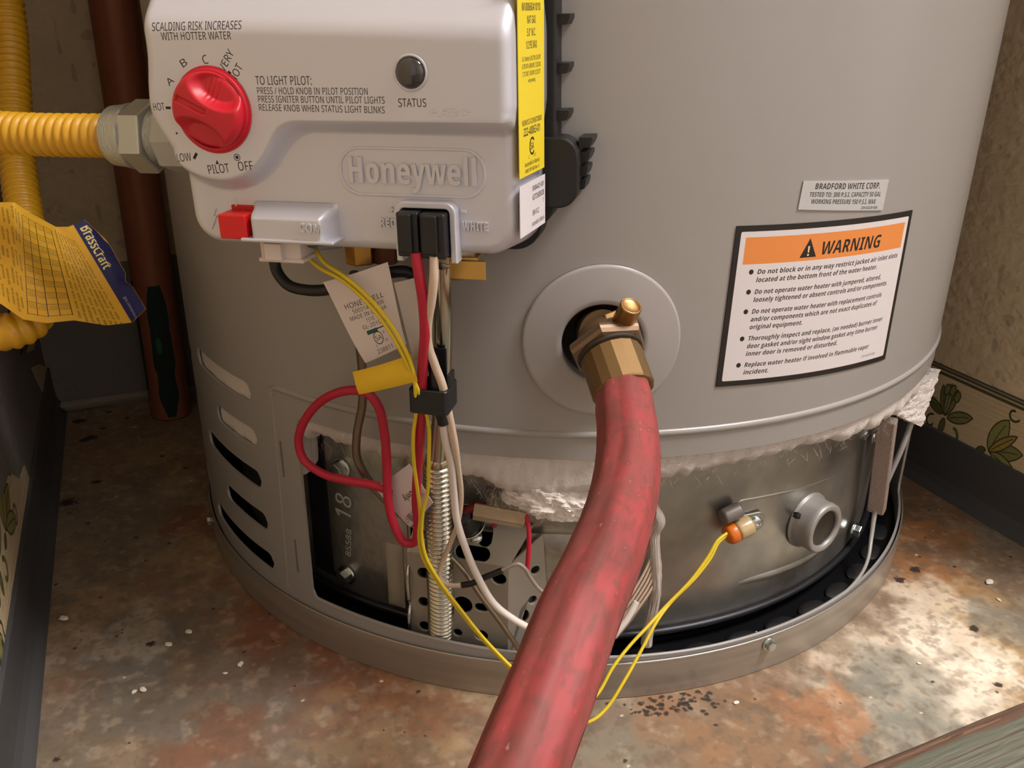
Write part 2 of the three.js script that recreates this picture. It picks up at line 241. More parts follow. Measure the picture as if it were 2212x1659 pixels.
// wall plates: flat pieces of paper or bare backing with their own torn outline, on the face of a wall
function wallPlate(name, parent, mat, outline, th, place, uvBox) {
  const sh = new THREE.Shape(outline.map(([a, b]) => new THREE.Vector2(a, b)));
  const g = new THREE.ExtrudeGeometry(sh, { depth: th, bevelEnabled: false });
  const T = g.attributes.uv, P = g.attributes.position; for (let i = 0; i < P.count; i++) T.setXY(i, (P.getX(i) - uvBox[0]) / (uvBox[2] - uvBox[0]), (P.getY(i) - uvBox[1]) / (uvBox[3] - uvBox[1]));
  g.applyMatrix4(place); return mk(name, g, mat, parent);
}
// local wall frames (inside the wall's own turned frame): right wall faces -v, left wall faces +v, back wall faces +u
const onRight = new THREE.Matrix4().makeBasis(V3(0, 0, 1), V3(0, 1, 0), V3(-1, 0, 0)).setPosition(WR, 0, 0);   // s = u
const onLeft = new THREE.Matrix4().makeBasis(V3(0, 0, -1), V3(0, 1, 0), V3(1, 0, 0)).setPosition(WL, 0, 0);   // s = -u
const onBack = new THREE.Matrix4().makeBasis(V3(1, 0, 0), V3(0, 1, 0), V3(0, 0, 1)).setPosition(0, 0, WB);    // s = v
const ragged = (x0, y0, x1, y1, amp, n, seed) => { const o = []; for (let k = 0; k <= n; k++) o.push([lerp(x0, x1, k / n), y0 + 0]); for (let k = n; k >= 0; k--) { const s = k / n; o.push([lerp(x0, x1, s), y1 + (fbm(s * 9, 0.3, 4, seed) - 0.5) * amp]); } return o; };
M.paperR = std(0xffffff, 0.7, 0, { map: paperTex(2048, 154, false), bumpMap: plasterBump, bumpScale: 0.0006 });
lab(wallPlate('wallpaper_border', wallR, M.paperR, [[WB + 0.001, 0.047], [0.359, 0.047], [0.359, 0.1035], [WB + 0.001, 0.1035]], 0.0006, onRight, [WB, 0.047, 0.359, 0.1035]), 'cream border printed with green leaves and a double stripe');
M.paperL = std(0xffffff, 0.7, 0, { map: paperTex(1024, 210, true), bumpMap: plasterBump, bumpScale: 0.0006 });
M.backing = std(0x77716a, 0.85, 0, { bumpMap: plasterBump, bumpScale: 0.0008 });
{ const o = ragged(-WF + 0.001, 0.04, -WB - 0.0005, 0.152, 0.02, 40, 5); lab(wallPlate('bare_backing', wallL, M.backing, o, 0.0003, onLeft, [0, 0, 0.25, 0.25]), 'grey backing where the paper border is torn away'); }
{ const pts = []; // floral paper left on the side wall: runs from the hall to a torn end
  pts.push([-WF + 0.001, 0.04], [0.06, 0.04], [0.05, 0.058], [0.02, 0.062], [-0.01, 0.083], [-0.05, 0.086], [-0.07, 0.1], [-0.12, 0.106], [-0.16, 0.128], [-WF + 0.001, 0.136]);
  wallPlate('wallpaper_border', wallL, M.paperL, pts, 0.0008, onLeft, [-WF, 0.047, 0.0, 0.137]); }
const scrapPx = (list) => list.map(([u, v]) => { const q = onPlane(u, v, AV, cl(WL, 0)); return [-q.dot(AU), q.y]; });
lab(wallPlate('wallpaper_scrap', wallL, M.paperL, scrapPx([[66, 795], [84, 787], [104, 797], [112, 815], [138, 860], [138, 876], [125, 882], [106, 872], [90, 845]]), 0.0009, onLeft, [-WF, 0.05, 0.0, 0.137]), 'scrap of printed paper left on the bare wall');
lab(wallPlate('wallpaper_scrap', wallL, M.paperL, scrapPx([[-30, 640], [10, 690], [30, 735], [48, 748], [76, 742], [70, 756], [44, 768], [20, 745], [-30, 700]]), 0.0009, onLeft, [-WF, 0.05, 0.0, 0.137]), 'scrap of printed paper left on the bare wall');
{ const o = ragged(WL + 0.0005, 0.001, WR - 0.0005, 0.145, 0.03, 40, 11); lab(wallPlate('bare_backing', wallB, M.backing, o, 0.0004, onBack, [0, 0, 0.25, 0.25]), 'grey bare backing along the foot of the wall'); }
M.mortar = std(0xcdc2b2, 0.95, 0, { bumpMap: plasterBump, bumpScale: 0.002 });
{ const g = rbox(0.11, 0.006, 0.012, 0.0028); const P = g.attributes.position; for (let i = 0; i < P.count; i++) { const x = P.getX(i); P.setY(i, P.getY(i) * (0.6 + 0.8 * vnoise(x * 90, 2, 3))); P.setZ(i, P.getZ(i) * (0.5 + vnoise(x * 120, 7, 5))); } g.computeVertexNormals(); const q = onY(235, 872, 0); const m = mk('plaster_crumbs', g, M.mortar); m.position.copy(cl(q.dot(AV), WB + 0.008, 0.003)); m.rotation.y = TURN; tag(m, 'ridge of pale plaster crumbs on the floor at the back wall', 'plaster debris'); }

// door sill across the closet opening: painted green-grey board, paint worn off along the inner edge
{
  const tex = canvasTex(1024, 256, (x, w, h) => {
    x.fillStyle = '#686a5b'; x.fillRect(0, 0, w, h);
    for (let k = 0; k < 900; k++) { const y = rr(0, h); x.strokeStyle = `rgba(${rr(70, 130) | 0},${rr(70, 120) | 0},${rr(60, 100) | 0},0.18)`; x.lineWidth = rr(0.6, 2.5); x.beginPath(); const X = rr(0, w); x.moveTo(X, y); x.lineTo(X + rr(20, 160), y + rr(-3, 3)); x.stroke(); }
    x.fillStyle = '#6e5444'; x.beginPath(); x.moveTo(0, 0); x.lineTo(w, 0); for (let k = 200; k >= 0; k--) x.lineTo(k / 200 * w, 24 + 34 * fbm(k / 200 * 14, 0.5, 4, 3)); x.fill();
    x.fillStyle = '#8a6d58'; for (let k = 0; k < 260; k++) { x.fillRect(rr(0, w), rr(0, 34), rr(6, 40), rr(1, 3)); }
    x.strokeStyle = '#5a4638'; for (let k = 0; k < 9; k++) { x.lineWidth = rr(1, 2.5); const y = rr(60, 240); x.beginPath(); x.moveTo(0, y); for (let q = 1; q < 12; q++) x.lineTo(q / 11 * w, y + rr(-4, 4)); x.stroke(); }
  });
  M.sill = std(0xffffff, 0.6, 0, { map: tex, bumpMap: plasterBump, bumpScale: 0.0006 });
  const n = 60, u0 = 0.365, u1 = 0.47, H = 0.02;
  const edge = s => u0 + 0.006 * Math.sin(s * 2.6 + 0.4) + 0.0016 * fbm(s * 22, 1, 3, 4);
  const prof = [[0, 0], [0.0, 0.62], [0.06, 0.9], [0.2, 1], [0.9, 1], [1, 0.85], [1, 0]];
  const g = gridGeo(n, prof.length - 1, (s, t) => { const k = Math.round(t * (prof.length - 1)), [a, b] = prof[k]; const v = lerp(WL + 0.001, 0.419, s), e = edge(s); return V3(v, H * b, e + (u1 - e) * a); }, (s, t) => [s, 1 - [0, 0.06, 0.12, 0.25, 0.9, 0.95, 1][Math.round(t * (prof.length - 1))]]);
  g.scale(1, 1, 1); const m = mk('trim_1', g, M.sill); m.rotation.y = TURN; struct(m); tag(m, 'worn green-grey painted wooden sill across the closet opening', 'door sill');
}
// hall ceiling lamp: frosted panel in a thin frame; its light is set with the camera at the top
{
  const g = thing('ceiling_lamp', 'square frosted ceiling lamp panel in a white frame out in the hall', 'lamp', cl(LAMP.v, LAMP.u, LAMP.y)); g.rotation.y = TURN;
  const s = LAMP.size / 2, f = rrShape(-s - 0.02, -s - 0.02, s + 0.02, s + 0.02, 0.02); f.holes.push(rrShape(-s, -s, s, s, 0.005));
  const fr = new THREE.ExtrudeGeometry(f, { depth: CEIL - LAMP.y, bevelEnabled: false }); fr.rotateX(-Math.PI / 2); mk('lamp_frame', fr, std(0xe8e4dc, 0.5), g);
  const d = new THREE.BoxGeometry(LAMP.size, 0.012, LAMP.size); d.translate(0, 0.012, 0); mk('diffuser', d, std(0xfff4e6, 0.6, 0, { emissive: LAMP.color, emissiveIntensity: 6 }), g);
}
// ------------------------------------------------------------ water heater
const R = 0.28;
const heater = thing('water_heater', 'grey steel tank water heater with its lower burner door open', 'water heater');
const fineBump = dataTex(256, 256, (s, t) => { const n = fbm(s * 60, t * 60, 3, 70); return [n * 255, n * 255, n * 255]; }, false); fineBump.wrapS = fineBump.wrapT = THREE.RepeatWrapping;
M.jacket = phys(0x989490, 0.36, 0.0, { clearcoat: 0.25, clearcoatRoughness: 0.22 });
const galvTex = (base, seed) => dataTex(512, 512, (s, t) => { const n = fbm(s * 26, t * 26, 3, seed), m = fbm(s * 7, t * 7, 4, seed + 5), k = 0.86 + 0.14 * n + 0.16 * (m - 0.5); return [base[0] * k, base[1] * k, base[2] * k]; });
const galvRough = dataTex(256, 256, (s, t) => { const n = 0.24 + 0.2 * fbm(s * 14, t * 14, 4, 90); return [n * 255, n * 255, n * 255]; }, false);
M.galv = std(0xffffff, 1, 0.85, { map: galvTex([176, 174, 166], 31), roughnessMap: galvRough });
M.ring = std(0xffffff, 1, 0.55, { map: galvTex([176, 168, 156], 44), roughnessMap: galvRough });
M.darkSteel = std(0x35353a, 0.4, 0.7);
M.black = std(0x0d0d0e, 0.55);
M.blackPan = std(0x141417, 0.3, 0.2);
M.zinc = std(0xc9d2d2, 0.22, 1);
M.steelBright = std(0xc4c4c2, 0.25, 1);
// cutter: block between two radii, from th0 to th1, with its own lower and upper edge
function cutter(th0, th1, lo, hi, r0, r1, n = 32) {
  const p = [], ix = []; const id = (k, c) => k * 4 + c;
  for (let k = 0; k <= n; k++) { const s = k / n, th = lerp(th0, th1, s); for (const [r, y] of [[r0, lo(s)], [r1, lo(s)], [r1, hi(s)], [r0, hi(s)]]) { const q = pol(th, r, y); p.push(q.x, q.y, q.z); } }
  for (let k = 0; k < n; k++) for (let c = 0; c < 4; c++) { const a = id(k, c), b = id(k, (c + 1) % 4), d = id(k + 1, c), e = id(k + 1, (c + 1) % 4); ix.push(a, b, e, a, e, d); }
  ix.push(0, 2, 1, 0, 3, 2); const z = n * 4; ix.push(z, z + 1, z + 2, z, z + 2, z + 3);
  const g = new THREE.BufferGeometry(); g.setAttribute('position', new THREE.Float32BufferAttribute(p, 3)); g.setAttribute('uv', new THREE.Float32BufferAttribute(new Float32Array(p.length / 3 * 2), 2)); g.setIndex(ix);
  const h = g.toNonIndexed(); h.computeVertexNormals();
  // outward check
  const P = h.attributes.position; let vol = 0; for (let i = 0; i < P.count; i += 3) { const a = V3().fromBufferAttribute(P, i), b = V3().fromBufferAttribute(P, i + 1), c = V3().fromBufferAttribute(P, i + 2); vol += a.dot(b.cross(c)); }
  if (vol < 0) { for (let i = 0; i < P.count; i += 3) { const b = [P.getX(i + 1), P.getY(i + 1), P.getZ(i + 1)], c = [P.getX(i + 2), P.getY(i + 2), P.getZ(i + 2)]; P.setXYZ(i + 1, ...c); P.setXYZ(i + 2, ...b); } h.computeVertexNormals(); }
  return h;
}
const OP0 = -31 * D2R, OP1 = 76 * D2R, OPLO = 0.0335, OPHI = 0.157;
{
  const t = 0.0016;
  const prof = [[R, 0.003], [R, 0.1], [R, 0.2], [R, 0.6], [R, 1.2], [R - t, 1.2], [R - t, 0.6], [R - t, 0.2], [R - t, 0.1], [R - t, 0.003], [R, 0.003]];
  const lg = new THREE.LatheGeometry(prof.map(([a, b]) => new THREE.Vector2(a, b)), 240);
  const P = lg.attributes.position, Nn = lg.attributes.normal; for (let i = 0; i < P.count; i++) { const k = i % prof.length, s = k < 5 ? 1 : -1, l = Math.hypot(P.getX(i), P.getZ(i)); if (k !== 10) Nn.setXYZ(i, s * P.getX(i) / l, 0, s * P.getZ(i) / l); else Nn.setXYZ(i, P.getX(i) / l, 0, P.getZ(i) / l); }
  const ev = new Evaluator(); ev.attributes = ['position', 'normal', 'uv']; ev.useGroups = false;
  let body = new Brush(lg, M.jacket); body.updateMatrixWorld();
  const cut = g => { const b = new Brush(g, M.jacket); b.updateMatrixWorld(); body = ev.evaluate(body, b, SUBTRACTION); body.updateMatrixWorld(); };
  const arcs = (OP1 - OP0), cr = 0.006 / (R * arcs);
  const rc = s => { const e = Math.min(s, 1 - s); if (e >= cr) return 0; const q = (cr - e) / cr; return 0.006 * (1 - Math.sqrt(Math.max(0, 1 - q * q))); };
  // dense near the corners
  const warp = s => s;
  cut(cutter(OP0, OP1, s => lerp(0.0335, 0.0268, smooth(0.02, 0.5, s)) + rc(warp(s)), s => OPHI - rc(warp(s)) * 0.9 - 0.0, R - 0.01, R + 0.01, 260));
  const slots = [[-56, -39.2, 0.160], [-50, -39, 0.130], [-56, -39.1, 0.101], [-50.3, -38.8, 0.0715], [-57, -38.4, 0.0425], [-80, -61, 0.145], [-76, -59.5, 0.116], [-80, -61, 0.087], [-76, -59.5, 0.058]];
  for (const [a, b, y] of slots) { const h = 0.0063, w = (b - a) * D2R * R, hf = s => { const e = Math.min(s, 1 - s) * w; if (e >= h) return h; const q = h - e; return Math.max(0.0002, Math.sqrt(Math.max(0, h * h - q * q))); }; cut(cutter(a * D2R, b * D2R, s => y - hf(s), s => y + hf(s), R - 0.01, R + 0.01, 40)); }
  for (const [a, y0, y1] of [[-34.2, 0.113, 0.137], [-33.4, 0.047, 0.071]]) cut(cutter((a - 0.2) * D2R, (a + 0.2) * D2R, () => y0, () => y1, R - 0.01, R + 0.01, 2));
  // hole for the drain cock
  const dc = new THREE.CylinderGeometry(0.0205, 0.0205, 0.06, 40); dc.rotateX(Math.PI / 2); dc.applyMatrix4(new THREE.Matrix4().makeRotationY(4.8 * D2R).setPosition(pol(4.8 * D2R, R, 0.2215))); cut(dc);
  const g = body.geometry; mk('jacket', g, M.jacket, heater);
  const topg = latheAt([[0, 0.012], [0.15, 0.012], [R - 0.004, 0.006], [R + 0.001, 0], [R + 0.001, -0.02]], V3(0, 1.2, 0), V3(0, 1, 0), 96); mk('top_cover', topg, M.jacket, heater);
}
// pressed bead round the burner opening and the fold line on its left
const arcPts = (a0, a1, r, y, n = 60) => { const o = []; for (let k = 0; k <= n; k++) o.push(pol(lerp(a0, a1, k / n) * D2R, r, typeof y === 'function' ? y(k / n) : y)); return o; };
{ const pts = [pol(-34.9 * D2R, R - 0.0004, 0.1655), pol(-34.8 * D2R, R - 0.0006, 0.1688), pol(-34.3 * D2R, R - 0.0008, 0.1705), ...arcPts(-33.4, 88, R - 0.0008, 0.1712, 90)];
  mk('bead', sweep(pts, 0.0022, { seg: 160, rad: 12 }), M.jacket, heater);
  mk('fold_line', sweep([pol(-34.9 * D2R, R - 0.0003, 0.166), pol(-35.3 * D2R, R - 0.0003, 0.1), pol(-35.8 * D2R, R - 0.0003, 0.031)], 0.0006, { seg: 20, rad: 8 }), M.jacket, heater); }
// rolled lower hem of the jacket, seen inside the ring where it springs loose on one side
{ const hy = th => lerp(0.0335, 0.0268, smooth(0.02, 0.5, (th - OP0) / (OP1 - OP0)));
  const pts = [...arcPts(-31, 44, R - 0.0009, q => hy(lerp(-31, 44, q) * D2R), 40), pol(48 * D2R, R - 0.0022, 0.029), pol(51 * D2R, R - 0.0045, 0.033), pol(54 * D2R, R - 0.009, 0.042), pol(56.3 * D2R, R - 0.012, 0.056), pol(58 * D2R, R - 0.0105, 0.072), pol(60 * D2R, R - 0.006, 0.1), pol(62.5 * D2R, R - 0.003, 0.13), pol(64 * D2R, R - 0.0025, 0.153)];
  mk('loose_hem', sweep(pts, (l, t) => 0.0011 + 0.0008 * smooth(0.72, 0.85, t), { seg: 160, rad: 8 }), M.jacket, heater); }
// base ring, galvanised, standing on the floor
{ const h = 0.0255, prof = [[R + 0.0016, 0.0], [R + 0.0021, 0.0006], [R + 0.0021, h - 0.001], [R + 0.0015, h], [R + 0.0009, h - 0.0005], [R + 0.0006, 0]];
  const base = mk('base_ring', latheAt(prof, V3(0, 0, 0), V3(0, 1, 0), 200), M.ring, heater); lab(base, 'galvanised band round the foot of the tank');
  const screw = (p, dir, name = 'screw', s = 1) => { const d = dir.clone().normalize(); return mk(name, mergeNI([latheAt([[0, 0], [0.0042 * s, 0], [0.0042 * s, 0.0007 * s], [0.0036 * s, 0.0012 * s], [0, 0.0012 * s]], p, d, 20), hexAt(0.0027 * s, 0.0032 * s, p.clone().addScaledVector(d, 0.001 * s), d, 0.0005)]), M.zinc, heater); };
  for (const [u, v] of [[1659, 1390]]) { const q = onCyl(u, v, R + 0.0021); screw(q, V3(q.x, 0.0, q.z), 'ring_screw', 1.05); mk('screw_tip', sweep([pol(ang(q), R + 0.001, q.y), pol(ang(q), R - 0.009, q.y)], 0.0013, { seg: 3, rad: 8 }), M.zinc, heater); }
  { const q = pol(-62.5 * D2R, R + 0.0021, 0.0155); screw(q, V3(q.x, 0, q.z), 'ring_screw'); }
  M.screwFn = screw; }
// inside: galvanised combustion chamber, floor pan, door plate
const RI = 0.255;
{ const cw = new THREE.LatheGeometry([[RI, 0.026], [RI, 0.05], [RI, 0.165], [RI - 0.002, 0.165], [RI - 0.002, 0.026], [RI, 0.026]].map(([p, q]) => new THREE.Vector2(p, q)), 180), P = cw.attributes;
  for (let i = 0; i < P.position.count; i++) { const k = i % 6, s = k < 3 || k === 5 ? 1 : -1, l = Math.hypot(P.position.getX(i), P.position.getZ(i)); P.normal.setXYZ(i, s * P.position.getX(i) / l, 0, s * P.position.getZ(i) / l); P.uv.setXY(i, Math.floor(i / 6) / 180 * 6, [0.1, 0.2, 0.6, 0.6, 0.1, 0.1][k]); }
  const ev = new Evaluator(); ev.attributes = ['position', 'normal', 'uv']; ev.useGroups = false; const A = new Brush(cw, M.galv), B = new Brush(cutter(-18.6 * D2R, -3.6 * D2R, () => 0.028, () => 0.094, RI - 0.012, RI + 0.012, 40), M.galv); A.updateMatrixWorld(); B.updateMatrixWorld();
  mk('chamber_wall', ev.evaluate(A, B, SUBTRACTION).geometry, M.galv, heater);
  mk('burner_dish', latheAt([[0.02, 0.03], [0.1, 0.032], [0.14, 0.038], [0.145, 0.05], [0.14, 0.052], [0.1, 0.046], [0.02, 0.044]], V3(0, 0, 0.02), V3(0, 1, 0), 60), std(0x6f6a66, 0.5, 0.6), heater);
  mk('chamber_top', latheAt([[0, 0.16], [RI - 0.004, 0.163]], V3(0, 0, 0), V3(0, 1, 0), 60), std(0x6f6a66, 0.5, 0.6), heater);
  mk('floor_pan', latheAt([[0.05, 0.012], [0.262, 0.012], [0.268, 0.016], [0.276, 0.016], [0.276, 0.0145], [0.05, 0.0105]], V3(0, 0, 0), V3(0, 1, 0), 120), M.blackPan, heater);
  mk('pan_lip', new THREE.TorusGeometry(0.2575, 0.0022, 10, 180).rotateX(Math.PI / 2).translate(0, 0.0255, 0), M.darkSteel, heater);
  for (let k = 0; k < 9; k++) { const th = (14 + k * 6.4) * D2R; const g = latheAt([[0, 0.0016], [0.006, 0.0014], [0.0085, 0]], V3(0, 0, 0), V3(0, 1, 0), 24); g.scale(1.35, 1, 0.8); g.rotateY(th); const q = pol(th, 0.2685, 0.0158); g.translate(q.x, q.y, q.z); mk('air_vent_dimple', g, M.black, heater); }
  // curved access plate with pressed outline: left and right of the burner hood
  const plate = (a0, a1, y0, y1, r, name, mat, label) => { const g = sheetGeo(Math.max(8, Math.round((a1 - a0) * 1.2)), 12, (s, t) => { const e = Math.min(s * (a1 - a0) * D2R * RI, (1 - s) * (a1 - a0) * D2R * RI, t * (y1 - y0), (1 - t) * (y1 - y0)); return pol(lerp(a0, a1, s) * D2R, r - 0.0016 + 0.0016 * smooth(0, 0.003, e), lerp(y0, y1, t)); }, (s) => pol(lerp(a0, a1, s) * D2R, 1, 0), 0.001); const m = mk(name, g, mat, heater); if (label) lab(m, label); return m; };
  plate(-32.4, -19, 0.0365, 0.139, RI + 0.0022, 'inner_door', M.galv, 'galvanised inner burner door');
  plate(-19, 12, 0.096, 0.139, RI + 0.0022, 'inner_door_head', M.galv); plate(-3.4, 12, 0.0365, 0.096, RI + 0.0022, 'inner_door_side', M.galv);
  plate(-36.5, -31.6, 0.032, 0.1345, RI + 0.0016, 'door_clamp_strip', M.darkSteel, 'dark steel strip bolted along the door edge');
  plate(-22.2, -19.6, 0.03, 0.075, RI + 0.004, 'door_gasket_edge', std(0x9d9485, 0.8), 'pale gasket edge');
  // pressed step line and crease on the right hand plate
  const onR = (l, r, rad, mat, name) => mk(name, sweep(l.map(([u, v]) => { const q = onCyl(u, v, RI); return pol(ang(q), RI + r, q.y); }), (d, t) => rad * (0.72 + 0.28 * Math.sin(Math.PI * t) ** 0.6), { seg: 60, rad: 10 }), mat, heater);
  onR([[1600, 1094], [1592, 1088], [1600, 1083], [1640, 1075], [1700, 1062], [1760, 1046], [1800, 1030]], -0.0006, 0.0013, M.galv, 'pressed_step');
  onR([[1590, 1262], [1625, 1252], [1680, 1236], [1735, 1213], [1786, 1180]], -0.0037, 0.005, M.galv, 'pressed_crease');
  // sight glass: short tube with a rolled rim and dark glass
  const sp = onCyl(1742, 1122, RI), sd = V3(sp.x, 0.004, sp.z).normalize();
  const tube = mk('sight_glass_tube', latheAt([[0.0185, 0], [0.0182, 0.0015], [0.0166, 0.002], [0.0162, 0.009], [0.0166, 0.0105], [0.0162, 0.0135], [0.015, 0.0146], [0.0128, 0.0144], [0.0117, 0.013], [0.0117, 0.006]], sp, sd, 56), std(0x9c9894, 0.45, 0.45), heater);
  mk('sight_glass', latheAt([[0, 0.0004], [0.0117, 0]], sp.clone().addScaledVector(sd, 0.0124), sd, 40), std(0x17120e, 0.3), tube);
  mk('tube_notch', hexAt(0.0016, 0.004, sp.clone().addScaledVector(sd, 0.0045).add(V3(-0.0118, 0.0088, 0.008)), V3(-0.6, 0.6, 0.4), 0.0003, 4), M.black, tube);
  // screws on the plates
  for (const [u, v, s] of [[1838, 1142, 1.15], [1882, 944, 0.85], [742, 1008, 1.3], [754, 1238, 1.3]]) { const q = onCyl(u, v, RI + 0.001); const n = V3(q.x, 0, q.z).normalize(); q.addScaledVector(n, 0.0012); M.screwFn(q, n, 'plate_screw', s * 1.2); }
  // stamped figures on the door strip: raised strokes reading upwards
  const stamp = (str, size, u, v, name, sp2 = 1) => { const q = onCyl(u, v, RI + 0.0026), n = V3(q.x, 0, q.z).normalize(), up = V3(0, 1, 0), rt = up.clone().cross(n); const g = textGeo(str, size, 0.0004, fontR, 0, sp2); g.translate(-(g.boundingBox.min.x + g.boundingBox.max.x) / 2, -size / 2, 0); g.rotateZ(Math.PI / 2 - 0.1); g.applyMatrix4(basis(rt, up, n, q)); lab(mk(name, g, std(0xb9bab6, 0.4, 0.3), heater), 'stamped figures in bare metal'); };
  stamp('18', 0.0125, 742, 1093, 'stamped_figures'); stamp('85588', 0.0042, 753, 1172, 'stamped_figures', 1.3);
  // foam dam strip at the right hand end
  const fm = std(0xb09a90, 0.95, 0, { bumpMap: fineBump, bumpScale: 0.001 });
  const f0 = onCyl(1893, 1103, 0.268), f1 = onCyl(1918, 905, 0.268), fx = f1.clone().sub(f0), L = fx.length(); const n = V3(f0.x, 0, f0.z).normalize();
  const g = rbox(0.0078, L, 0.011, 0.0012, 0, L / 2, 0); const Yd = fx.normalize(), Xd = Yd.clone().cross(n).normalize(); g.applyMatrix4(basis(Xd, Yd, Xd.clone().cross(Yd), f0)); lab(mk('foam_strip', g, fm, heater), 'pinkish foam strip standing in the gap');
}
// fibreglass blanket: lumpy band with a ragged lower edge behind the jacket hem, plus tuft and flap
{
  M.wool = std(0xdfd6cf, 1, 0, { bumpMap: fineBump, bumpScale: 0.0007, side: THREE.DoubleSide });
  const low = [[632, 948], [660, 952], [680, 948], [740, 968], [800, 990], [860, 1000], [940, 1018], [1010, 1035], [1070, 1058], [1100, 1070], [1160, 1085], [1250, 1078], [1330, 1060], [1430, 1043], [1480, 1036], [1560, 1020], [1640, 1000], [1700, 986], [1760, 968], [1800, 960], [1830, 958], [1860, 940], [1890, 928], [1940, 900]].map(([u, v]) => { const q = onCyl(u, v, 0.2765); return [ang(q), q.y]; });
  const a0 = -60 * D2R, a1 = 66 * D2R;
  const lowY = th => { if (th < low[0][0]) return 0.113; for (let k = 1; k < low.length; k++) if (th <= low[k][0]) { const s = (th - low[k - 1][0]) / (low[k][0] - low[k - 1][0]); return lerp(low[k - 1][1], low[k][1], s); } return low[low.length - 1][1]; };
  const NI = 420, NJ = 26;
  const g = gridGeo(NI, NJ, (s, t) => {
    const th = lerp(a0, a1, s), rag = (fbm(th * 60, 0.2, 4, 8) - 0.5) * 0.007, lo = lowY(th) + rag;
    // t: 0 inner top -> inner bottom -> round the lower edge -> outer top
    let r, y; const rin = RI + 0.003, rout = 0.2778;
    if (t < 0.35) { r = rin; y = lerp(0.19, lo + 0.008, t / 0.35); } else if (t < 0.65) { const q = (t - 0.35) / 0.3, a = Math.PI * q; r = lerp(rin, rout, (1 - Math.cos(a)) / 2); y = lo + 0.008 - Math.sin(a) * 0.008; } else { r = rout; y = lerp(lo + 0.008, 0.19, (t - 0.65) / 0.35); }
    const lump = (fbm(th * 70, y * 260 + 3, 4, 12) - 0.5) * 0.0035 * (y < OPHI + 0.002 ? 1 : 0.2) - 0.0004; return pol(th, Math.min(r + lump, R - 0.0021), y + (fbm(th * 120, y * 400, 3, 19) - 0.5) * 0.0016);
  }, (s, t) => [s * 30, t * 8]);
  const wool = mk('insulation_blanket', g, M.wool, heater); lab(wool, 'ragged white fibreglass insulation');
  // tuft pulled out above the burner hood
  const tg = new THREE.IcosahedronGeometry(1, 24); { const P = tg.attributes.position; const c = onCyl(1205, 1068, 0.267), th = ang(c), n = V3(Math.sin(th), 0, Math.cos(th)), x = V3(Math.cos(th), 0, -Math.sin(th)); for (let i = 0; i < P.count; i++) { const q = V3().fromBufferAttribute(P, i), k = 1 + 0.5 * (fbm(q.x * 3 + 5, q.y * 3 + q.z * 2, 4, 3) - 0.5) + 0.3 * (fbm(q.x * 11, q.y * 11 + q.z * 7, 3, 6) - 0.5); const w = c.clone().addScaledVector(x, q.x * 0.027 * k).addScaledVector(V3(0, 1, 0), q.y * 0.0135 * k - Math.max(0, q.x) * 0.006).addScaledVector(n, q.z * 0.011 * k); P.setXYZ(i, w.x, w.y, w.z); } tg.computeVertexNormals(); }
  mk('insulation_tuft', tg, M.wool, heater);
  // flap hanging out past the jacket on the far side
  const fp = [[1925, 893], [1990, 925], [2003, 868], [2036, 838], [2034, 800], [2028, 782]];
  const flap = gridGeo(30, 30, (s, t) => { // quad patch in pixels, thickness by closing the sheet
    const A = [1928, 893], B = [1990, 922], C = [2036, 800], D = [1960, 846]; const ss = s, u = lerp(lerp(A[0], B[0], ss), lerp(D[0], C[0], ss), t), v = lerp(lerp(A[1], B[1], ss), lerp(D[1], C[1], ss), t); const w = (fbm(s * 7, t * 9, 4, 40) - 0.5) * 14 * Math.max(s > 0.93 ? 1 : 0, t < 0.07 ? 0.7 : 0); const z = at(u + w, v + w * 0.5, lerp(0.574, 0.592, s)); return z; });
  void fp;
  const back = flap.clone(); { const P = back.attributes.position, N = flap.attributes.normal, F = flap.attributes.position; for (let i = 0; i < P.count; i++) { const nz = V3().fromBufferAttribute(N, i); if (nz.z < 0) nz.negate(); const b = (fbm(i % 31 * 0.5, i / 31 * 0.5, 3, 4) - 0.5) * 0.003; F.setXYZ(i, F.getX(i) + nz.x * b, F.getY(i) + nz.y * b, F.getZ(i) + nz.z * b); P.setXYZ(i, P.getX(i) - nz.x * 0.009, P.getY(i) - 0.001, P.getZ(i) - nz.z * 0.009); } flap.computeVertexNormals(); back.computeVertexNormals(); }
  const rimPts = []; const idx = (i, j) => j * 31 + i; for (let i = 0; i <= 30; i++) rimPts.push(idx(i, 0)); for (let j = 1; j <= 30; j++) rimPts.push(idx(30, j)); for (let i = 29; i >= 0; i--) rimPts.push(idx(i, 30)); for (let j = 29; j >= 0; j--) rimPts.push(idx(0, j));
  const rim = gridGeo(rimPts.length - 1, 1, (s, t) => V3().fromBufferAttribute(t < 0.5 ? back.attributes.position : flap.attributes.position, rimPts[Math.round(s * (rimPts.length - 1))]));
  mk('insulation_flap', mergeGeometries([flap, back, rim]), M.wool, heater);
  // loose fibres along the torn edge
  const fib = []; const tri = (p, q, r) => { const w = 0.00005, side = V3(w, w * 0.5, 0); fib.push(p.x - side.x, p.y, p.z, p.x + side.x, p.y, p.z, q.x, q.y, q.z, p.x - side.x, p.y, p.z, q.x, q.y, q.z, q.x - side.x * 2, q.y, q.z, q.x - side.x * 2, q.y, q.z, q.x, q.y, q.z, r.x, r.y, r.z); };
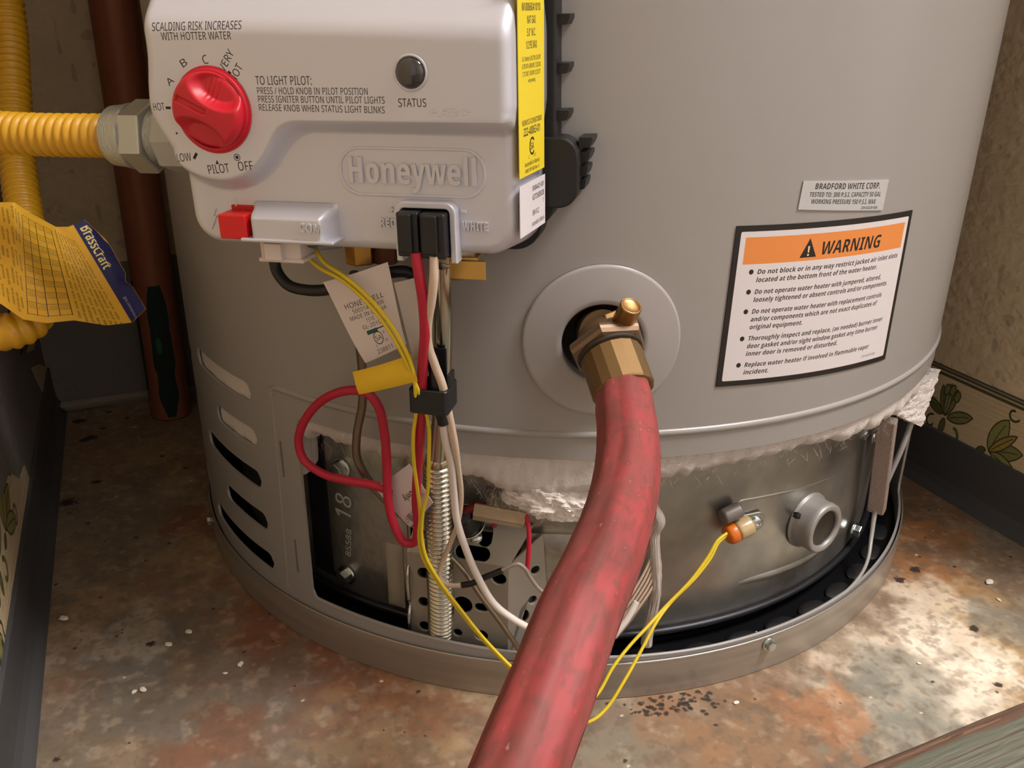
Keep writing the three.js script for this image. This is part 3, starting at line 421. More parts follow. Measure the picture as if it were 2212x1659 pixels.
  for (let k = 0; k < 900; k++) { const th = k < 420 ? rr(-30.5, 60) * D2R : (1 + rr(-8, 8) + rr(-3, 3)) * D2R, y = lowY(th) + rr(-0.004, 0.01) - (k >= 420 ? rr(0, 0.01) : 0), r = rr(0.268, 0.2775); const p = pol(th, r, y), q = p.clone().add(V3(rr(-0.004, 0.004), rr(-0.005, 0.002), rr(-0.001, 0.0015))), e = q.clone().add(V3(rr(-0.004, 0.004), rr(-0.004, 0.002), rr(-0.001, 0.0015))); tri(p, q, e); }
  const fgx = new THREE.BufferGeometry(); fgx.setAttribute('position', new THREE.Float32BufferAttribute(fib, 3)); fgx.computeVertexNormals(); const fm = mk('loose_fibres', fgx, std(0xd8ccc0, 1, 0, { side: THREE.DoubleSide }), heater); fm.userData.kind = 'stuff';
}
// escutcheon disc round the drain cock, bent to the tank
const DTH = 4.7 * D2R, DY = 0.2222;
{ const prof = [[0.0194, -0.004], [0.0194, 0.0022], [0.0202, 0.0032], [0.0225, 0.0034], [0.037, 0.0021], [0.0383, 0.0016], [0.0386, 0.0008], [0.0384, 0]];
  const g = new THREE.LatheGeometry(prof.map(([a, b]) => new THREE.Vector2(a, b)), 96); g.rotateX(Math.PI / 2);
  const P = g.attributes.position; for (let i = 0; i < P.count; i++) { const q = pol(DTH + P.getX(i) / R, R + 0.0004 + P.getZ(i), DY + P.getY(i)); P.setXYZ(i, q.x, q.y, q.z); } g.computeVertexNormals();
  lab(mk('escutcheon', g, phys(0xa29d9b, 0.33, 0, { clearcoat: 0.3, clearcoatRoughness: 0.3 }), heater), 'round grey cover disc with a hole for the drain cock');
  mk('recess', latheAt([[0.0245, 0.002], [0.0245, -0.055], [0, -0.055]], pol(DTH, R - 0.003, DY - 0.0006), V3(Math.sin(DTH), 0, Math.cos(DTH)), 40), std(0x8f877c, 0.9, 0, { side: THREE.DoubleSide }), heater); }
// stickers, bent to the tank: corners measured on the jacket as [degrees, height]
function sticker(name, c, tex, label, rough = 0.5, rad = 0) {
  const f = (s, t) => { const a = lerp(lerp(c[3][0], c[2][0], s), lerp(c[0][0], c[1][0], s), t), y = lerp(lerp(c[3][1], c[2][1], s), lerp(c[0][1], c[1][1], s), t); return pol(a * D2R, R + 0.0006, y); };
  const g = sheetGeo(24, 6, f, s => pol(lerp(c[0][0], c[1][0], s) * D2R, 1, 0), 0.0005); void rad;
  return lab(mk(name, g, std(0xffffff, rough, 0, { map: tex }), heater), label);
}
const warnTex = canvasTex(1600, 1110, (x, w, h) => {
  x.fillStyle = '#d8d2d2'; x.fillRect(0, 0, w, h);
  const rrp = (a, b, c, d, r) => { x.beginPath(); x.moveTo(a + r, b); x.lineTo(c - r, b); x.quadraticCurveTo(c, b, c, b + r); x.lineTo(c, d - r); x.quadraticCurveTo(c, d, c - r, d); x.lineTo(a + r, d); x.quadraticCurveTo(a, d, a, d - r); x.lineTo(a, b + r); x.quadraticCurveTo(a, b, a + r, b); };
  x.fillStyle = '#16120f'; x.fillRect(0, 0, w, h); rrp(38, 38, w - 38, h - 38, 14); x.fillStyle = '#d8d2d3'; x.fill();
  x.fillStyle = '#e08a45'; x.fillRect(76, 76, w - 152, 178);
  x.fillStyle = '#16120f'; x.beginPath(); x.moveTo(508, 232); x.lineTo(576, 104); x.lineTo(646, 232); x.closePath(); x.fill();
  x.fillStyle = '#e9c7a2'; x.font = 'bold 92px sans-serif'; x.textAlign = 'center'; x.fillText('!', 576, 222);
  x.fillStyle = '#16120f'; x.textAlign = 'left'; x.save(); x.transform(1, 0, -0.16, 1, 705, 222); x.scale(0.98, 1); x.font = 'bold 122px sans-serif'; x.fillText('WARNING', -30, 0); x.restore();
  const lines = [['Do not block or in any way restrict jacket air inlet slots', 1], ['located at the bottom front of the water heater.', 0], ['Do not operate water heater with jumpered, altered,', 1], ['loosely tightened or absent controls and/or components.', 0], ['Do not operate water heater with replacement controls', 1], ['and/or components which are not exact duplicates of', 0], ['original equipment.', 0], ['Thoroughly inspect and replace, (as needed) burner inner', 1], ['door gasket and/or sight window gasket any time burner', 0], ['inner door is removed or disturbed.', 0], ['Replace water heater if involved in flammable vapor', 1], ['incident.', 0]];
  let y = 322; lines.forEach(([s, b], k) => { if (b && k) y += 26; x.save(); x.transform(1, 0, -0.16, 1, 190, y); x.scale(1.0, 1); x.font = 'bold 45px sans-serif'; const tw = x.measureText(s).width, target = s.length * 22.6; x.scale(target / tw, 1); x.fillStyle = '#1b1715'; x.fillText(s, 0, 0); x.restore(); if (b) { x.beginPath(); x.arc(148, y - 16, 17, 0, 7); x.fillStyle = '#1b1715'; x.fill(); } y += 55; });
  x.font = 'italic 24px sans-serif'; x.fillStyle = '#3a3533'; x.fillText('238-44299-00B', w - 330, h - 70);
});
sticker('warning_sticker', [[17.4, 0.2772], [41.4, 0.2745], [41.5, 0.1903], [17.05, 0.1952]], warnTex, 'white warning sticker with orange header and black border', 0.45);
const testTex = canvasTex(1024, 330, (x, w, h) => {
  x.fillStyle = '#b9b9b8'; x.fillRect(0, 0, w, h); x.fillStyle = '#24211f';
  const ln = (s, a, y, wd, px2, wt = '') => { x.save(); x.font = `${wt}${px2}px sans-serif`; const tw = x.measureText(s).width; x.translate(a, y); x.scale(wd / tw, 1); x.fillText(s, 0, 0); x.restore(); };
  ln('BRADFORD WHITE CORP.', 130, 92, 790, 92, 'bold '); ln('TESTED TO: 300 P.S.I. CAPACITY 50 GAL', 90, 178, 860, 72, 'bold '); ln('WORKING PRESSURE 150 P.S.I. MAX', 120, 258, 780, 72, 'bold '); ln('238-42229-00B', 720, 312, 220, 40, 'bold ');
});
sticker('capacity_sticker', [[24.2, 0.2966], [35.9, 0.2930], [35.7, 0.2777], [24.0, 0.2832]], testTex, 'small silver capacity sticker printed in black', 0.35);
// ------------------------------------------------------------ gas control valve
const VAZ = -10.5 * D2R, VN = V3(Math.sin(VAZ), 0, Math.cos(VAZ)), vr0 = V3(Math.cos(VAZ), 0, -Math.sin(VAZ));
const VX = vr0.clone().multiplyScalar(Math.cos(1.5 * D2R)).add(V3(0, Math.sin(1.5 * D2R), 0)), VY = VN.clone().cross(VX);
const VO = at(700, 250, 0.352);
const valve = thing('gas_control_valve', 'silver gas control valve with red knob and black plugs on the tank front', 'gas valve');
valve.applyMatrix4(basis(VX, VY, VN, VO));
const vloc = (u, v, off = 0) => { const q = onPlane(u, v, VN, VO.clone().addScaledVector(VN, off)).sub(VO); return [q.dot(VX), q.dot(VY), off]; };
const vw = (x, y, z) => VO.clone().addScaledVector(VX, x).addScaledVector(VY, y).addScaledVector(VN, z);
const PZ = -0.0085;                                   // lower plate lies this far behind the raised face
const KN = vloc(452, 243);                            // knob centre on the face
const sdBox = (x, y, x0, y0, x1, y1, r) => { const qx = Math.abs(x - (x0 + x1) / 2) - (x1 - x0) / 2 + r, qy = Math.abs(y - (y0 + y1) / 2) - (y1 - y0) / 2 + r; return Math.hypot(Math.max(qx, 0), Math.max(qy, 0)) + Math.min(Math.max(qx, qy), 0) - r; };
const smin = (a, b, k) => { const h = Math.max(k - Math.abs(a - b), 0) / k; return Math.min(a, b) - h * h * k * 0.25; };
const fRaised = (x, y) => smin(sdBox(x, y, -77, -1.4, 76.5, 56, 5), Math.hypot(x - KN[0] * 1000, y - KN[1] * 1000) - 26.5, 12);
const fAll = (x, y) => smin(fRaised(x, y), sdBox(x, y, -72.5, -56.5, 76.2, 30, 13), 0.6);
function valveZ(x, y) {
  const d = -fAll(x, y), s = smooth(-6.8, -0.2, -fRaised(x, y)); let z = PZ * 1000 * (1 - s);
  const Re = 5; if (d < Re) z -= Re - Math.sqrt(Math.max(0, Re * Re - (Re - d) * (Re - d)));
  if (y > 29 + x * -0.03) { const q = y - 29 + x * 0.03; z -= q < 8 ? q * q * 0.055 : 3.52 + (q - 8) * 0.88; }
  return z;
}
const faceTex = canvasTex(2048, 1536, (x, w, h) => {
  x.fillStyle = '#cbccd5'; x.fillRect(0, 0, w, h);
  const S = w / 0.18, X = q => (q + 0.09) * S, Y = q => (0.0675 - q) * S;
  const at2 = (u, v) => { const q = vloc(u, v); return [X(q[0]), Y(q[1])]; };
  x.fillStyle = '#26222a'; x.textBaseline = 'alphabetic';
  const line = (s, u0, v0, u1, v1, hp, wt = '') => { const [a, b] = at2(u0, v0), [c, d] = at2(u1, v1), L = Math.hypot(c - a, d - b); x.save(); x.translate(a, b); x.rotate(Math.atan2(d - b, c - a)); x.font = `${wt}100px sans-serif`; const tw = x.measureText(s).width; const sy = hp * S * 0.1835e-3 / 72; x.scale(L / tw, sy); x.fillText(s, 0, 0); x.restore(); };
  line('SCALDING RISK INCREASES', 328, 67, 521, 63, 17); line('WITH HOTTER WATER', 349, 87, 500, 85, 16);
  line('TO LIGHT PILOT:', 553, 183, 675, 183.5, 18); line('PRESS / HOLD KNOB IN PILOT POSITION', 555, 203, 796, 205, 14); line('PRESS IGNITER BUTTON UNTIL PILOT LIGHTS', 557, 221, 832, 224, 14); line('RELEASE KNOB WHEN STATUS LIGHT BLINKS', 559, 239, 832, 245, 14);
  line('STATUS', 860, 231, 922, 231, 17); line('HOT', 331, 239, 357, 238, 16); line('LOW', 382, 350, 415, 347, 18); line('PILOT', 450, 376, 497, 372, 20); line('OFF', 515, 369, 548, 367, 20);
  line('A', 366, 187, 377, 176, 15); line('B', 394, 148, 407, 138, 16); line('C', 440, 140, 452, 136, 18); line('VERY', 484, 158, 506, 115, 17); line('HOT', 507, 182, 525, 145, 17);
  x.strokeStyle = '#1c191f'; const bar = (u0, v0, u1, v1, wd) => { const [a, b] = at2(u0, v0), [c, d] = at2(u1, v1); x.lineWidth = wd * S * 1e-3; x.beginPath(); x.moveTo(a, b); x.lineTo(c, d); x.stroke(); };
  bar(358, 233, 369, 233, 1.0); bar(488, 168, 497, 155, 1.4); bar(419, 343, 425, 331, 1.2);
  const dot = (u, v, r) => { const [a, b] = at2(u, v); x.beginPath(); x.arc(a, b, r * S * 1e-3, 0, 7); x.fill(); }; dot(382, 288, 0.45); dot(512, 340, 0.75); { const [a, b] = at2(512, 340); x.lineWidth = 3; x.beginPath(); x.arc(a, b, 1.35e-3 * S, 0, 7); x.stroke(); }
  { const [a, b] = at2(469, 350); x.beginPath(); x.moveTo(a, b - 10); x.lineTo(a + 9, b + 10); x.lineTo(a - 9, b + 10); x.closePath(); x.fill(); }
  // scuff under the status lamp
  for (let k = 0; k < 60; k++) { const [a, b] = at2(rr(925, 1010), rr(232, 252)); x.fillStyle = 'rgba(60,55,62,0.10)'; x.fillRect(a, b, rr(4, 26), rr(1, 4)); }
});
M.silver = std(0xcbccd5, 0.4, 0.35);
M.silverFace = std(0xffffff, 0.4, 0.35, { map: faceTex });
const sideX = z => 76.6 + (-z - 5) * 0.125;           // right flank with draft, mm
{
  const NA = 460, NR = 150, c = [4, -2], rad = [];
  for (let i = 0; i < NA; i++) { const a = i / NA * Math.PI * 2; let lo = 0, hi = 140; for (let k = 0; k < 40; k++) { const m = (lo + hi) / 2; if (fAll(c[0] + Math.cos(a) * m, c[1] + Math.sin(a) * m) < 0) lo = m; else hi = m; } rad.push(lo); }
  const bump = (x, y) => { const e = 0.05; let gx = fAll(x + e, y) - fAll(x - e, y), gy = fAll(x, y + e) - fAll(x, y - e); const l = Math.hypot(gx, gy) || 1; return [gx / l, gy / l]; };
  const SK = [0.0, 0.05, 0.2, 0.6, 1.0, 1.02];
  const g = gridGeo(NA, NR + SK.length, (s, t) => {
    const i = Math.round(s * NA) % NA, j = Math.round(t * (NR + SK.length)), a = i / NA * Math.PI * 2;
    if (j <= NR) { const q = j / NR, k = 1 - Math.pow(1 - q, 1.25), m = rad[i] * Math.min(k, 0.99999), X = c[0] + Math.cos(a) * m, Y = c[1] + Math.sin(a) * m; return V3(X, Y, valveZ(X, Y)).multiplyScalar(0.001); }
    const X = c[0] + Math.cos(a) * rad[i], Y = c[1] + Math.sin(a) * rad[i], z0 = valveZ(X, Y), n = bump(X, Y), f = SK[j - NR - 1], zb = -44, z = f <= 1 ? lerp(z0, zb, f) : zb, o = (z0 - z) * 0.125 * (f > 1 ? 0 : 1);
    if (f > 1) { return V3(c[0], c[1], zb).multiplyScalar(0.001); }
    return V3(X + n[0] * o, Y + n[1] * o, z).multiplyScalar(0.001);
  }, (s, t) => [0, 0]);
  const P = g.attributes.position, T = g.attributes.uv; for (let i = 0; i < P.count; i++) T.setXY(i, (P.getX(i) + 0.09) / 0.18, (P.getY(i) + 0.0675) / 0.135);
  mk('housing', g, M.silverFace, valve);
}
// black back shell with ribs
{
  M.blackPlastic = std(0x161618, 0.5);
  const sh = rrShape(-0.066, -0.052, 0.084, 0.058, 0.012); const g = new THREE.ExtrudeGeometry(sh, { depth: 0.012, bevelEnabled: true, bevelThickness: 0.001, bevelSize: 0.001, bevelSegments: 2 }); g.translate(0, 0, -0.0575); const back = mk('back_shell', g, M.blackPlastic, valve);
  const e = rrShape(0.066, -0.042, 0.0945, -0.0135, 0.008), eg = new THREE.ExtrudeGeometry(e, { depth: 0.012, bevelEnabled: true, bevelThickness: 0.0008, bevelSize: 0.0008, bevelSegments: 2 }); eg.translate(0, 0, -0.055); mk('terminal_box', eg, M.blackPlastic, back);
  const e2 = rrShape(0.045, -0.062, 0.078, -0.03, 0.012), eg2 = new THREE.ExtrudeGeometry(e2, { depth: 0.012, bevelEnabled: true, bevelThickness: 0.0008, bevelSize: 0.0008, bevelSegments: 2 }); eg2.translate(0, 0, -0.0575); mk('lower_lug', eg2, M.blackPlastic, back);
  const rib = (x, y, w) => { const s = new THREE.Shape(); s.moveTo(0, 0.0022); s.lineTo(w, 0.0022); s.lineTo(w, 0.0006); s.lineTo(w * 0.8, -0.0018); s.lineTo(0, -0.0024); s.closePath(); const q = new THREE.ExtrudeGeometry(s, { depth: 0.016, bevelEnabled: false }); q.translate(x, y, -0.064); mk('rib', q, M.blackPlastic, back); };
  for (const y of [0.0335, 0.0145, -0.0045, 0.0525]) rib(0.0845, y, 0.0055);
  for (const [y, w] of [[-0.0155, 0.0058], [-0.0215, 0.0048], [-0.0277, 0.004], [-0.0333, 0.0032]]) rib(0.0945, y, w);
}
// red knob: domed disc, thumb scoops on both sides of a ridge, pointer groove
{
  const k = new THREE.Group(); k.name = 'knob'; { const kk = vloc(446, 241, 0.005); k.position.set(kk[0], kk[1], 0); }; valve.add(k); lab(k, 'red temperature knob');
  const Rk = 15.3, ra = -24 * D2R;
  const h = (x, y) => { const r = Math.hypot(x, y), p = x * Math.cos(ra) + y * Math.sin(ra), q = -x * Math.sin(ra) + y * Math.cos(ra); let z = 8.2 - 1.2 * (r / Rk) ** 2; const Re = 2.6, d = Rk - r; if (d < Re) z -= Re - Math.sqrt(Math.max(0, Re * Re - (Re - d) ** 2)); const a = Math.hypot((p - 2.2) / 12.4, (q - 10) / 7.0), b = Math.hypot((p - 0.5) / 12.4, (q + 10.4) / 7.0); z -= 4.6 * (1 - smooth(0.55, 1.06, a)) + 5.2 * (1 - smooth(0.55, 1.06, b)); const gq = Math.abs(q - 0.3), gp = p; if (gp < 1.5 && gp > -13) z -= 1.0 * (1 - smooth(0.7, 1.5, gq)) * smooth(1.5, 0, gp); if (a < 0.9) z += 0.22 * Math.sin(p * 3.1) * (1 - smooth(0.5, 0.9, a)) * smooth(4, 2, Math.abs(p)); return Math.max(z, 0.4); };
  const g = gridGeo(140, 70, (s, t) => { const a = s * Math.PI * 2, r = Rk * Math.min(t / 0.94, 1), x = Math.cos(a) * r, y = Math.sin(a) * r; return V3(x, y, t > 0.94 ? lerp(h(x, y), -1, (t - 0.94) / 0.06) : h(x, y)).multiplyScalar(0.001); }, null, true);
  mk('knob_cap', g, phys(0xc00d26, 0.42, 0, { clearcoat: 0.15, clearcoatRoughness: 0.4 }), k);
  mk('knob_skirt', latheAt([[0.0164, -0.001], [0.0164, 0.0012], [0.016, 0.0018], [0.015, 0.0018]], V3(0, 0, 0), V3(0, 0, 1), 60), std(0xc00d26, 0.5), k);
  mk('dial_gap', latheAt([[0.0173, 0.0003], [0.0162, 0.0006]], V3(0, 0, 0), V3(0, 0, 1), 60), std(0xc00d26, 0.5), k);
}
// status lamp in its bezel
{ const q = vloc(887, 157); const b = mk('status_bezel', latheAt([[0.0069, 0.0002], [0.0064, 0.0007], [0.0058, 0.0004], [0.0056, -0.001], [0.0052, -0.001]], V3(q[0], q[1], 0), V3(0, 0, 1), 40), M.silver, valve); lab(b, 'ring of the status lamp');
  mk('status_lens', latheAt([[0.0057, 0.0002], [0.0052, 0.0012], [0.004, 0.0019], [0.002, 0.0023], [0, 0.0024]], V3(q[0], q[1], 0), V3(0, 0, 1), 40), phys(0x2a2728, 0.12, 0, { clearcoat: 1, clearcoatRoughness: 0.1 }), b); }
// raised maker's name on a pill, and the other raised lettering
const P0 = PZ;
{
  const L = vloc(735, 371, P0), Rr = vloc(1049, 371, P0), Tt = vloc(893, 320, P0), Bb = vloc(893, 424, P0), hw = (Rr[0] - L[0]) / 2, cx = (Rr[0] + L[0]) / 2, cy = (Tt[1] + Bb[1]) / 2, hh = (Tt[1] - Bb[1]) / 2;
  const s = rrShape(-hw, -hh, hw, hh, hh * 0.92), inn = rrShape(-hw + 0.0005, -hh + 0.0005, hw - 0.0005, hh - 0.0005, hh * 0.9); s.holes.push(inn);
  const g = new THREE.ExtrudeGeometry(s, { depth: 0.0003, bevelEnabled: true, bevelThickness: 0.0003, bevelSize: 0.00025, bevelSegments: 2, curveSegments: 20 }); g.translate(cx, cy, P0); mk('name_pill_rim', g, M.silver, valve);
  const raised = (str, u0, u1, vb, hp, name, d = 0.0006, font = fontB) => { const a = vloc(u0, vb, P0), b = vloc(u1, vb, P0); const t = textGeo(str, hp, d, font, 0.0003), w = t.boundingBox.max.x - t.boundingBox.min.x; t.scale((b[0] - a[0]) / w, 1, 1); t.translate(a[0], a[1], P0); mk(name, t, M.silver, valve); };
  raised('Honeywell', 752, 1026, 393, 0.0105, 'raised_name', 0.0008);
  raised('RED', 821, 857, 489, 0.0036, 'raised_word'); raised('WHITE', 1000, 1056, 497, 0.0036, 'raised_word'); raised('+', 841, 853, 461, 0.0036, 'raised_mark'); raised('-', 997, 1008, 466, 0.005, 'raised_mark');
  const lz = new THREE.Shape([[468, 450], [460, 470], [466, 470], [459, 495], [463, 484], [469, 466], [463, 466]].map(([u, v]) => { const q = vloc(u, v, P0); return new THREE.Vector2(q[0], q[1]); })); const lg = new THREE.ExtrudeGeometry(lz, { depth: 0.0005, bevelEnabled: false }); lg.translate(0, 0, P0); mk('spark_mark', lg, M.silver, valve);
  const a1 = vloc(508, 428, P0), a2 = vloc(510, 446, P0); const ag = rbox(0.0006, a1[1] - a2[1], 0.0006, 0.0001, a1[0], (a1[1] + a2[1]) / 2, P0); mk('arrow_stroke', ag, M.silver, valve);
}
// COM cover: tapered bump with a lip, white plug below it
{
  const a = vloc(556, 505, P0), b = vloc(729, 440, P0), w = b[0] - a[0], h = b[1] - a[1];
  const z = 0.011, pts = [[0, 0], [0.08, 1], [0.92, 1], [1, 0]];
  const g = gridGeo(40, 30, (s, t) => { const e = Math.min(s, 1 - s) * w, f = (1 - t) * h, k = smooth(0, 0.0045, e) * smooth(-0.0004, 0.0055, f), ins = 0.003 * (1 - k); void pts; void ins; return V3(a[0] + s * w, a[1] + t * h, P0 + z * Math.pow(k, 0.7)); });
  const bottom = gridGeo(40, 1, (s, t) => { const e = Math.min(s, 1 - s) * w, k = smooth(0, 0.0045, e); return V3(a[0] + s * w, a[1], t < 0.5 ? P0 - 0.012 : P0 + z * Math.pow(k, 0.7)); });
  const cover = mk('com_cover', mergeGeometries([g, bottom]), M.silver, valve);
  mk('com_lip', rbox(w + 0.0035, 0.0016, z + 0.0015, 0.0007, a[0] + w / 2, a[1], P0 + z / 2), M.silver, cover);
  const t = textGeo('COM', 0.0038, 0.0006, fontB, 0.0002), tw = t.boundingBox.max.x, q0 = vloc(647, 502, P0 + z), q1 = vloc(696, 502, P0 + z); t.scale((q1[0] - q0[0]) / tw, 1, 1); t.translate(q0[0], q0[1], P0 + z - 0.0001); mk('raised_word', t, M.silver, cover);
  const c0 = vloc(575, 560, P0 - 0.002), c1 = vloc(655, 518, P0 - 0.002); const wp = std(0xd6cbc6, 0.5); const cw = c1[0] - c0[0], ch = c1[1] - c0[1];
  const plug = mk('white_plug', mergeNI([rbox(cw, ch, 0.012, 0.0008, (c0[0] + c1[0]) / 2, (c0[1] + c1[1]) / 2, P0 - 0.004), rbox(cw * 0.42, ch * 0.8, 0.004, 0.0006, c0[0] + cw * 0.38, (c0[1] + c1[1]) / 2 + ch * 0.05, P0 + 0.003), rbox(cw * 1.12, ch * 0.2, 0.013, 0.0006, c0[0] + cw * 0.5, c0[1] + ch * 0.1, P0 - 0.004)]), wp, valve); lab(plug, 'white plastic plug under the cover');
}
// igniter button in its recess
{ const a = vloc(478, 514, P0 + 0.009), b = vloc(541, 462, P0 + 0.009); const w = b[0] - a[0], h = b[1] - a[1];
  mk('button_recess', rbox(w * 1.1, h * 1.16, 0.003, 0.0012, a[0] + w * 0.62, a[1] + h * 0.62, P0 - 0.0012), std(0xb8141a, 0.5), valve);
  lab(mk('igniter_button', rbox(w * 0.84, h * 0.95, 0.0125, 0.0007, a[0] + w * 0.45, a[1] + h * 0.48, P0 + 0.0042), std(0xd2141a, 0.4), valve), 'square red igniter button'); }
// plug bay: raised collar with two black plugs
{ const a = vloc(866, 552, P0 + 0.006), b = vloc(972, 450, P0 + 0.006); const o = 0.0015, s = rrShape(a[0] - o, a[1] - 0.003, b[0] + o, b[1] + o, 0.004); s.holes.push(rrShape(a[0], a[1] - 0.006, b[0], b[1], 0.0032)); const s2 = new THREE.Shape(); const x0 = a[0] - o, x1 = b[0] + o, y0 = a[1] - 0.002, y1 = b[1] + o, i = 0.0017; s2.moveTo(x0, y0); s2.lineTo(x0, y1 - 0.004); s2.absarc(x0 + 0.004, y1 - 0.004, 0.004, Math.PI, Math.PI / 2, true); s2.lineTo(x1 - 0.004, y1); s2.absarc(x1 - 0.004, y1 - 0.004, 0.004, Math.PI / 2, 0, true); s2.lineTo(x1, y0); s2.lineTo(x1 - i, y0); s2.lineTo(x1 - i, y1 - 0.004); s2.absarc(x1 - 0.004, y1 - 0.004, 0.004 - i, 0, Math.PI / 2, false); s2.lineTo(x0 + 0.004, y1 - i); s2.absarc(x0 + 0.004, y1 - 0.004, 0.004 - i, Math.PI / 2, Math.PI, false); s2.lineTo(x0 + i, y0); s2.closePath();
  const g = new THREE.ExtrudeGeometry(s2, { depth: 0.006, bevelEnabled: true, bevelThickness: 0.0008, bevelSize: 0.0005, bevelSegments: 3 }); g.translate(0, 0, P0 - 0.001); const col = mk('plug_bay', g, M.silver, valve);
  mk('bay_floor', new THREE.BoxGeometry(b[0] - a[0] - 0.0008, b[1] - a[1] + 0.001, 0.0016).translate((a[0] + b[0]) / 2, (a[1] + b[1]) / 2 - 0.0008, P0 + 0.0002), M.black, col);
  const pl = (u0, u1, v0, v1, name) => { const p = vloc(u0, v1, P0 + 0.009), q = vloc(u1, v0, P0 + 0.009); const w = q[0] - p[0], h = q[1] - p[1]; mk(name, mergeNI([rbox(w, h, 0.0115, 0.0008, p[0] + w / 2, p[1] + h / 2, P0 + 0.0055), rbox(w * 0.62, h * 0.86, 0.003, 0.0006, p[0] + w * 0.42, p[1] + h * 0.55, P0 + 0.0115)]), std(0x121316, 0.42), valve); };
  pl(864, 905, 458, 551, 'black_plug'); pl(913, 962, 462, 556, 'black_plug'); }
// labels on the right flank
function flank(name, v0, v1, f0, f1, tex, label) {     // v0..v1 heights, f0..f1 depth behind the face (mm)
  const nrm = V3(0.992, 0, 0.124).normalize();
  const g = sheetGeo(8, 10, (s, t) => { const z = lerp(f0, f1, s); return V3(sideX(z) + 0.7, lerp(v0, v1, t), z).multiplyScalar(0.001); }, () => nrm, 0.0003);
  return lab(mk(name, g, std(0xffffff, 0.45, 0, { map: tex }), valve), label);
}
const yTex = canvasTex(420, 1280, (x, w, h) => {
  x.fillStyle = '#e0c92c'; x.fillRect(0, 0, w, h); x.fillStyle = '#26221a'; x.textAlign = 'center';
  const ln = (s, y, wd, p, wt = 'bold ') => { x.save(); x.font = `${wt}${p}px sans-serif`; const tw = x.measureText(s).width; x.translate(w / 2, y); x.scale(wd / tw, 1); x.fillText(s, 0, 0); x.restore(); };
  ln('WV8860A1010', 300, 300, 62); ln('NAT GAS', 372, 140, 62); ln('5.0" W.C.', 444, 140, 62); ln('1/2 PSI MAX', 516, 180, 62);
  ln('U.S. Patents 6,410,738; 6,261,087', 585, 300, 38); ln('6,701,874; 6,880,493; 7,252,502', 628, 300, 38); ln('7,317,265; 7,435,081; 8,123,517', 672, 290, 38); ln('and pending', 712, 120, 30);
  ln('16E(0601)C3 A21(00)637268928', 1004 - 40, 330, 46); ln('222-48863-01', 1050 - 20, 280, 70);
  x.lineWidth = 14; x.strokeStyle = '#26221a'; x.beginPath(); x.ellipse(w / 2, 1105, 40, 50, 0, 0.7, 5.6); x.stroke(); ln('SA', 1126, 56, 60); ln('C      US', 1178, 130, 30, ''); ln('Assembled in Mexico', 1222, 250, 38); ln('50081797-003 Rev. A', 1262, 240, 34);
});
flank('rating_label', -24.5, 56, -8, -38, yTex, 'yellow rating label printed in black on the flank');
const wTex = canvasTex(420, 330, (x, w, h) => { x.fillStyle = '#d3cdcf'; x.fillRect(0, 0, w, h); x.fillStyle = '#2a2628'; const ln = (s, a, y, wd, p) => { x.save(); x.font = `bold ${p}px sans-serif`; const tw = x.measureText(s).width; x.translate(a, y); x.scale(wd / tw, 1); x.fillText(s, 0, 0); x.restore(); }; ln('50084421-001', 200, 70, 200, 46); ln('637268928', 200, 130, 200, 50); ln('1', 380, 180, 14, 44); ln('BW 8.2', 200, 230, 110, 48); ln('Assembled in Mexico', 190, 300, 215, 42); });
flank('serial_label', -48.5, -27.5, -8, -39, wTex, 'small white serial label below the yellow one');
// gas inlet on the left flank and the outlets underneath
M.castGrey = std(0xa9aaa6, 0.5, 0.35);
M.nut = std(0xb9bdb8, 0.38, 0.75, { bumpMap: fineBump, bumpScale: 0.0004 });
M.brass = std(0xa8803f, 0.34, 0.9); M.brassDark = std(0x6a5236, 0.5, 0.7); M.goldZinc = std(0xcaa760, 0.3, 0.9);
const IY = vloc(372, 296, -0.028)[1], IZ = -0.028;
{ const p = V3(-0.06, IY, IZ); mk('inlet_boss', mergeNI([hexAt(0.0145, 0.03, V3(-0.0605, IY, IZ), V3(-1, 0, 0), 0.001, 8, 0.39)]), M.castGrey, valve); void p;
  mk('outlet_nut', mergeNI([hexAt(0.0105, 0.012, V3(0.043, -0.052, -0.03), V3(0, -1, 0)), latheAt([[0.0088, 0], [0.0088, 0.006], [0.0075, 0.008], [0, 0.008]], V3(0.043, -0.064, -0.03), V3(0, -1, 0), 30)]), M.steelBright, valve);
  mk('pilot_fitting', hexAt(0.0062, 0.014, V3(-0.0005, -0.053, -0.026), V3(0, -1, 0)), M.brass, valve);
  mk('pilot_fitting', hexAt(0.0052, 0.014, V3(0.0105, -0.053, -0.028), V3(0, -1, 0)), std(0x5a3423, 0.5, 0.6), valve);
  lab(mk('outlet_tab', rbox(0.016, 0.0085, 0.0012, 0.0005, 0.052, -0.0655, -0.0175), M.goldZinc, valve), 'gold coloured tab at the outlet nut');
  mk('outlet_tab', rbox(0.02, 0.002, 0.012, 0.0006, 0.046, -0.0608, -0.024), M.goldZinc, valve);
  mk('thermowell_boss', hexAt(0.0085, 0.008, V3(-0.0135, -0.05, -0.02), V3(0, -1, 0)), std(0x6d6f72, 0.4, 0.5), valve); }
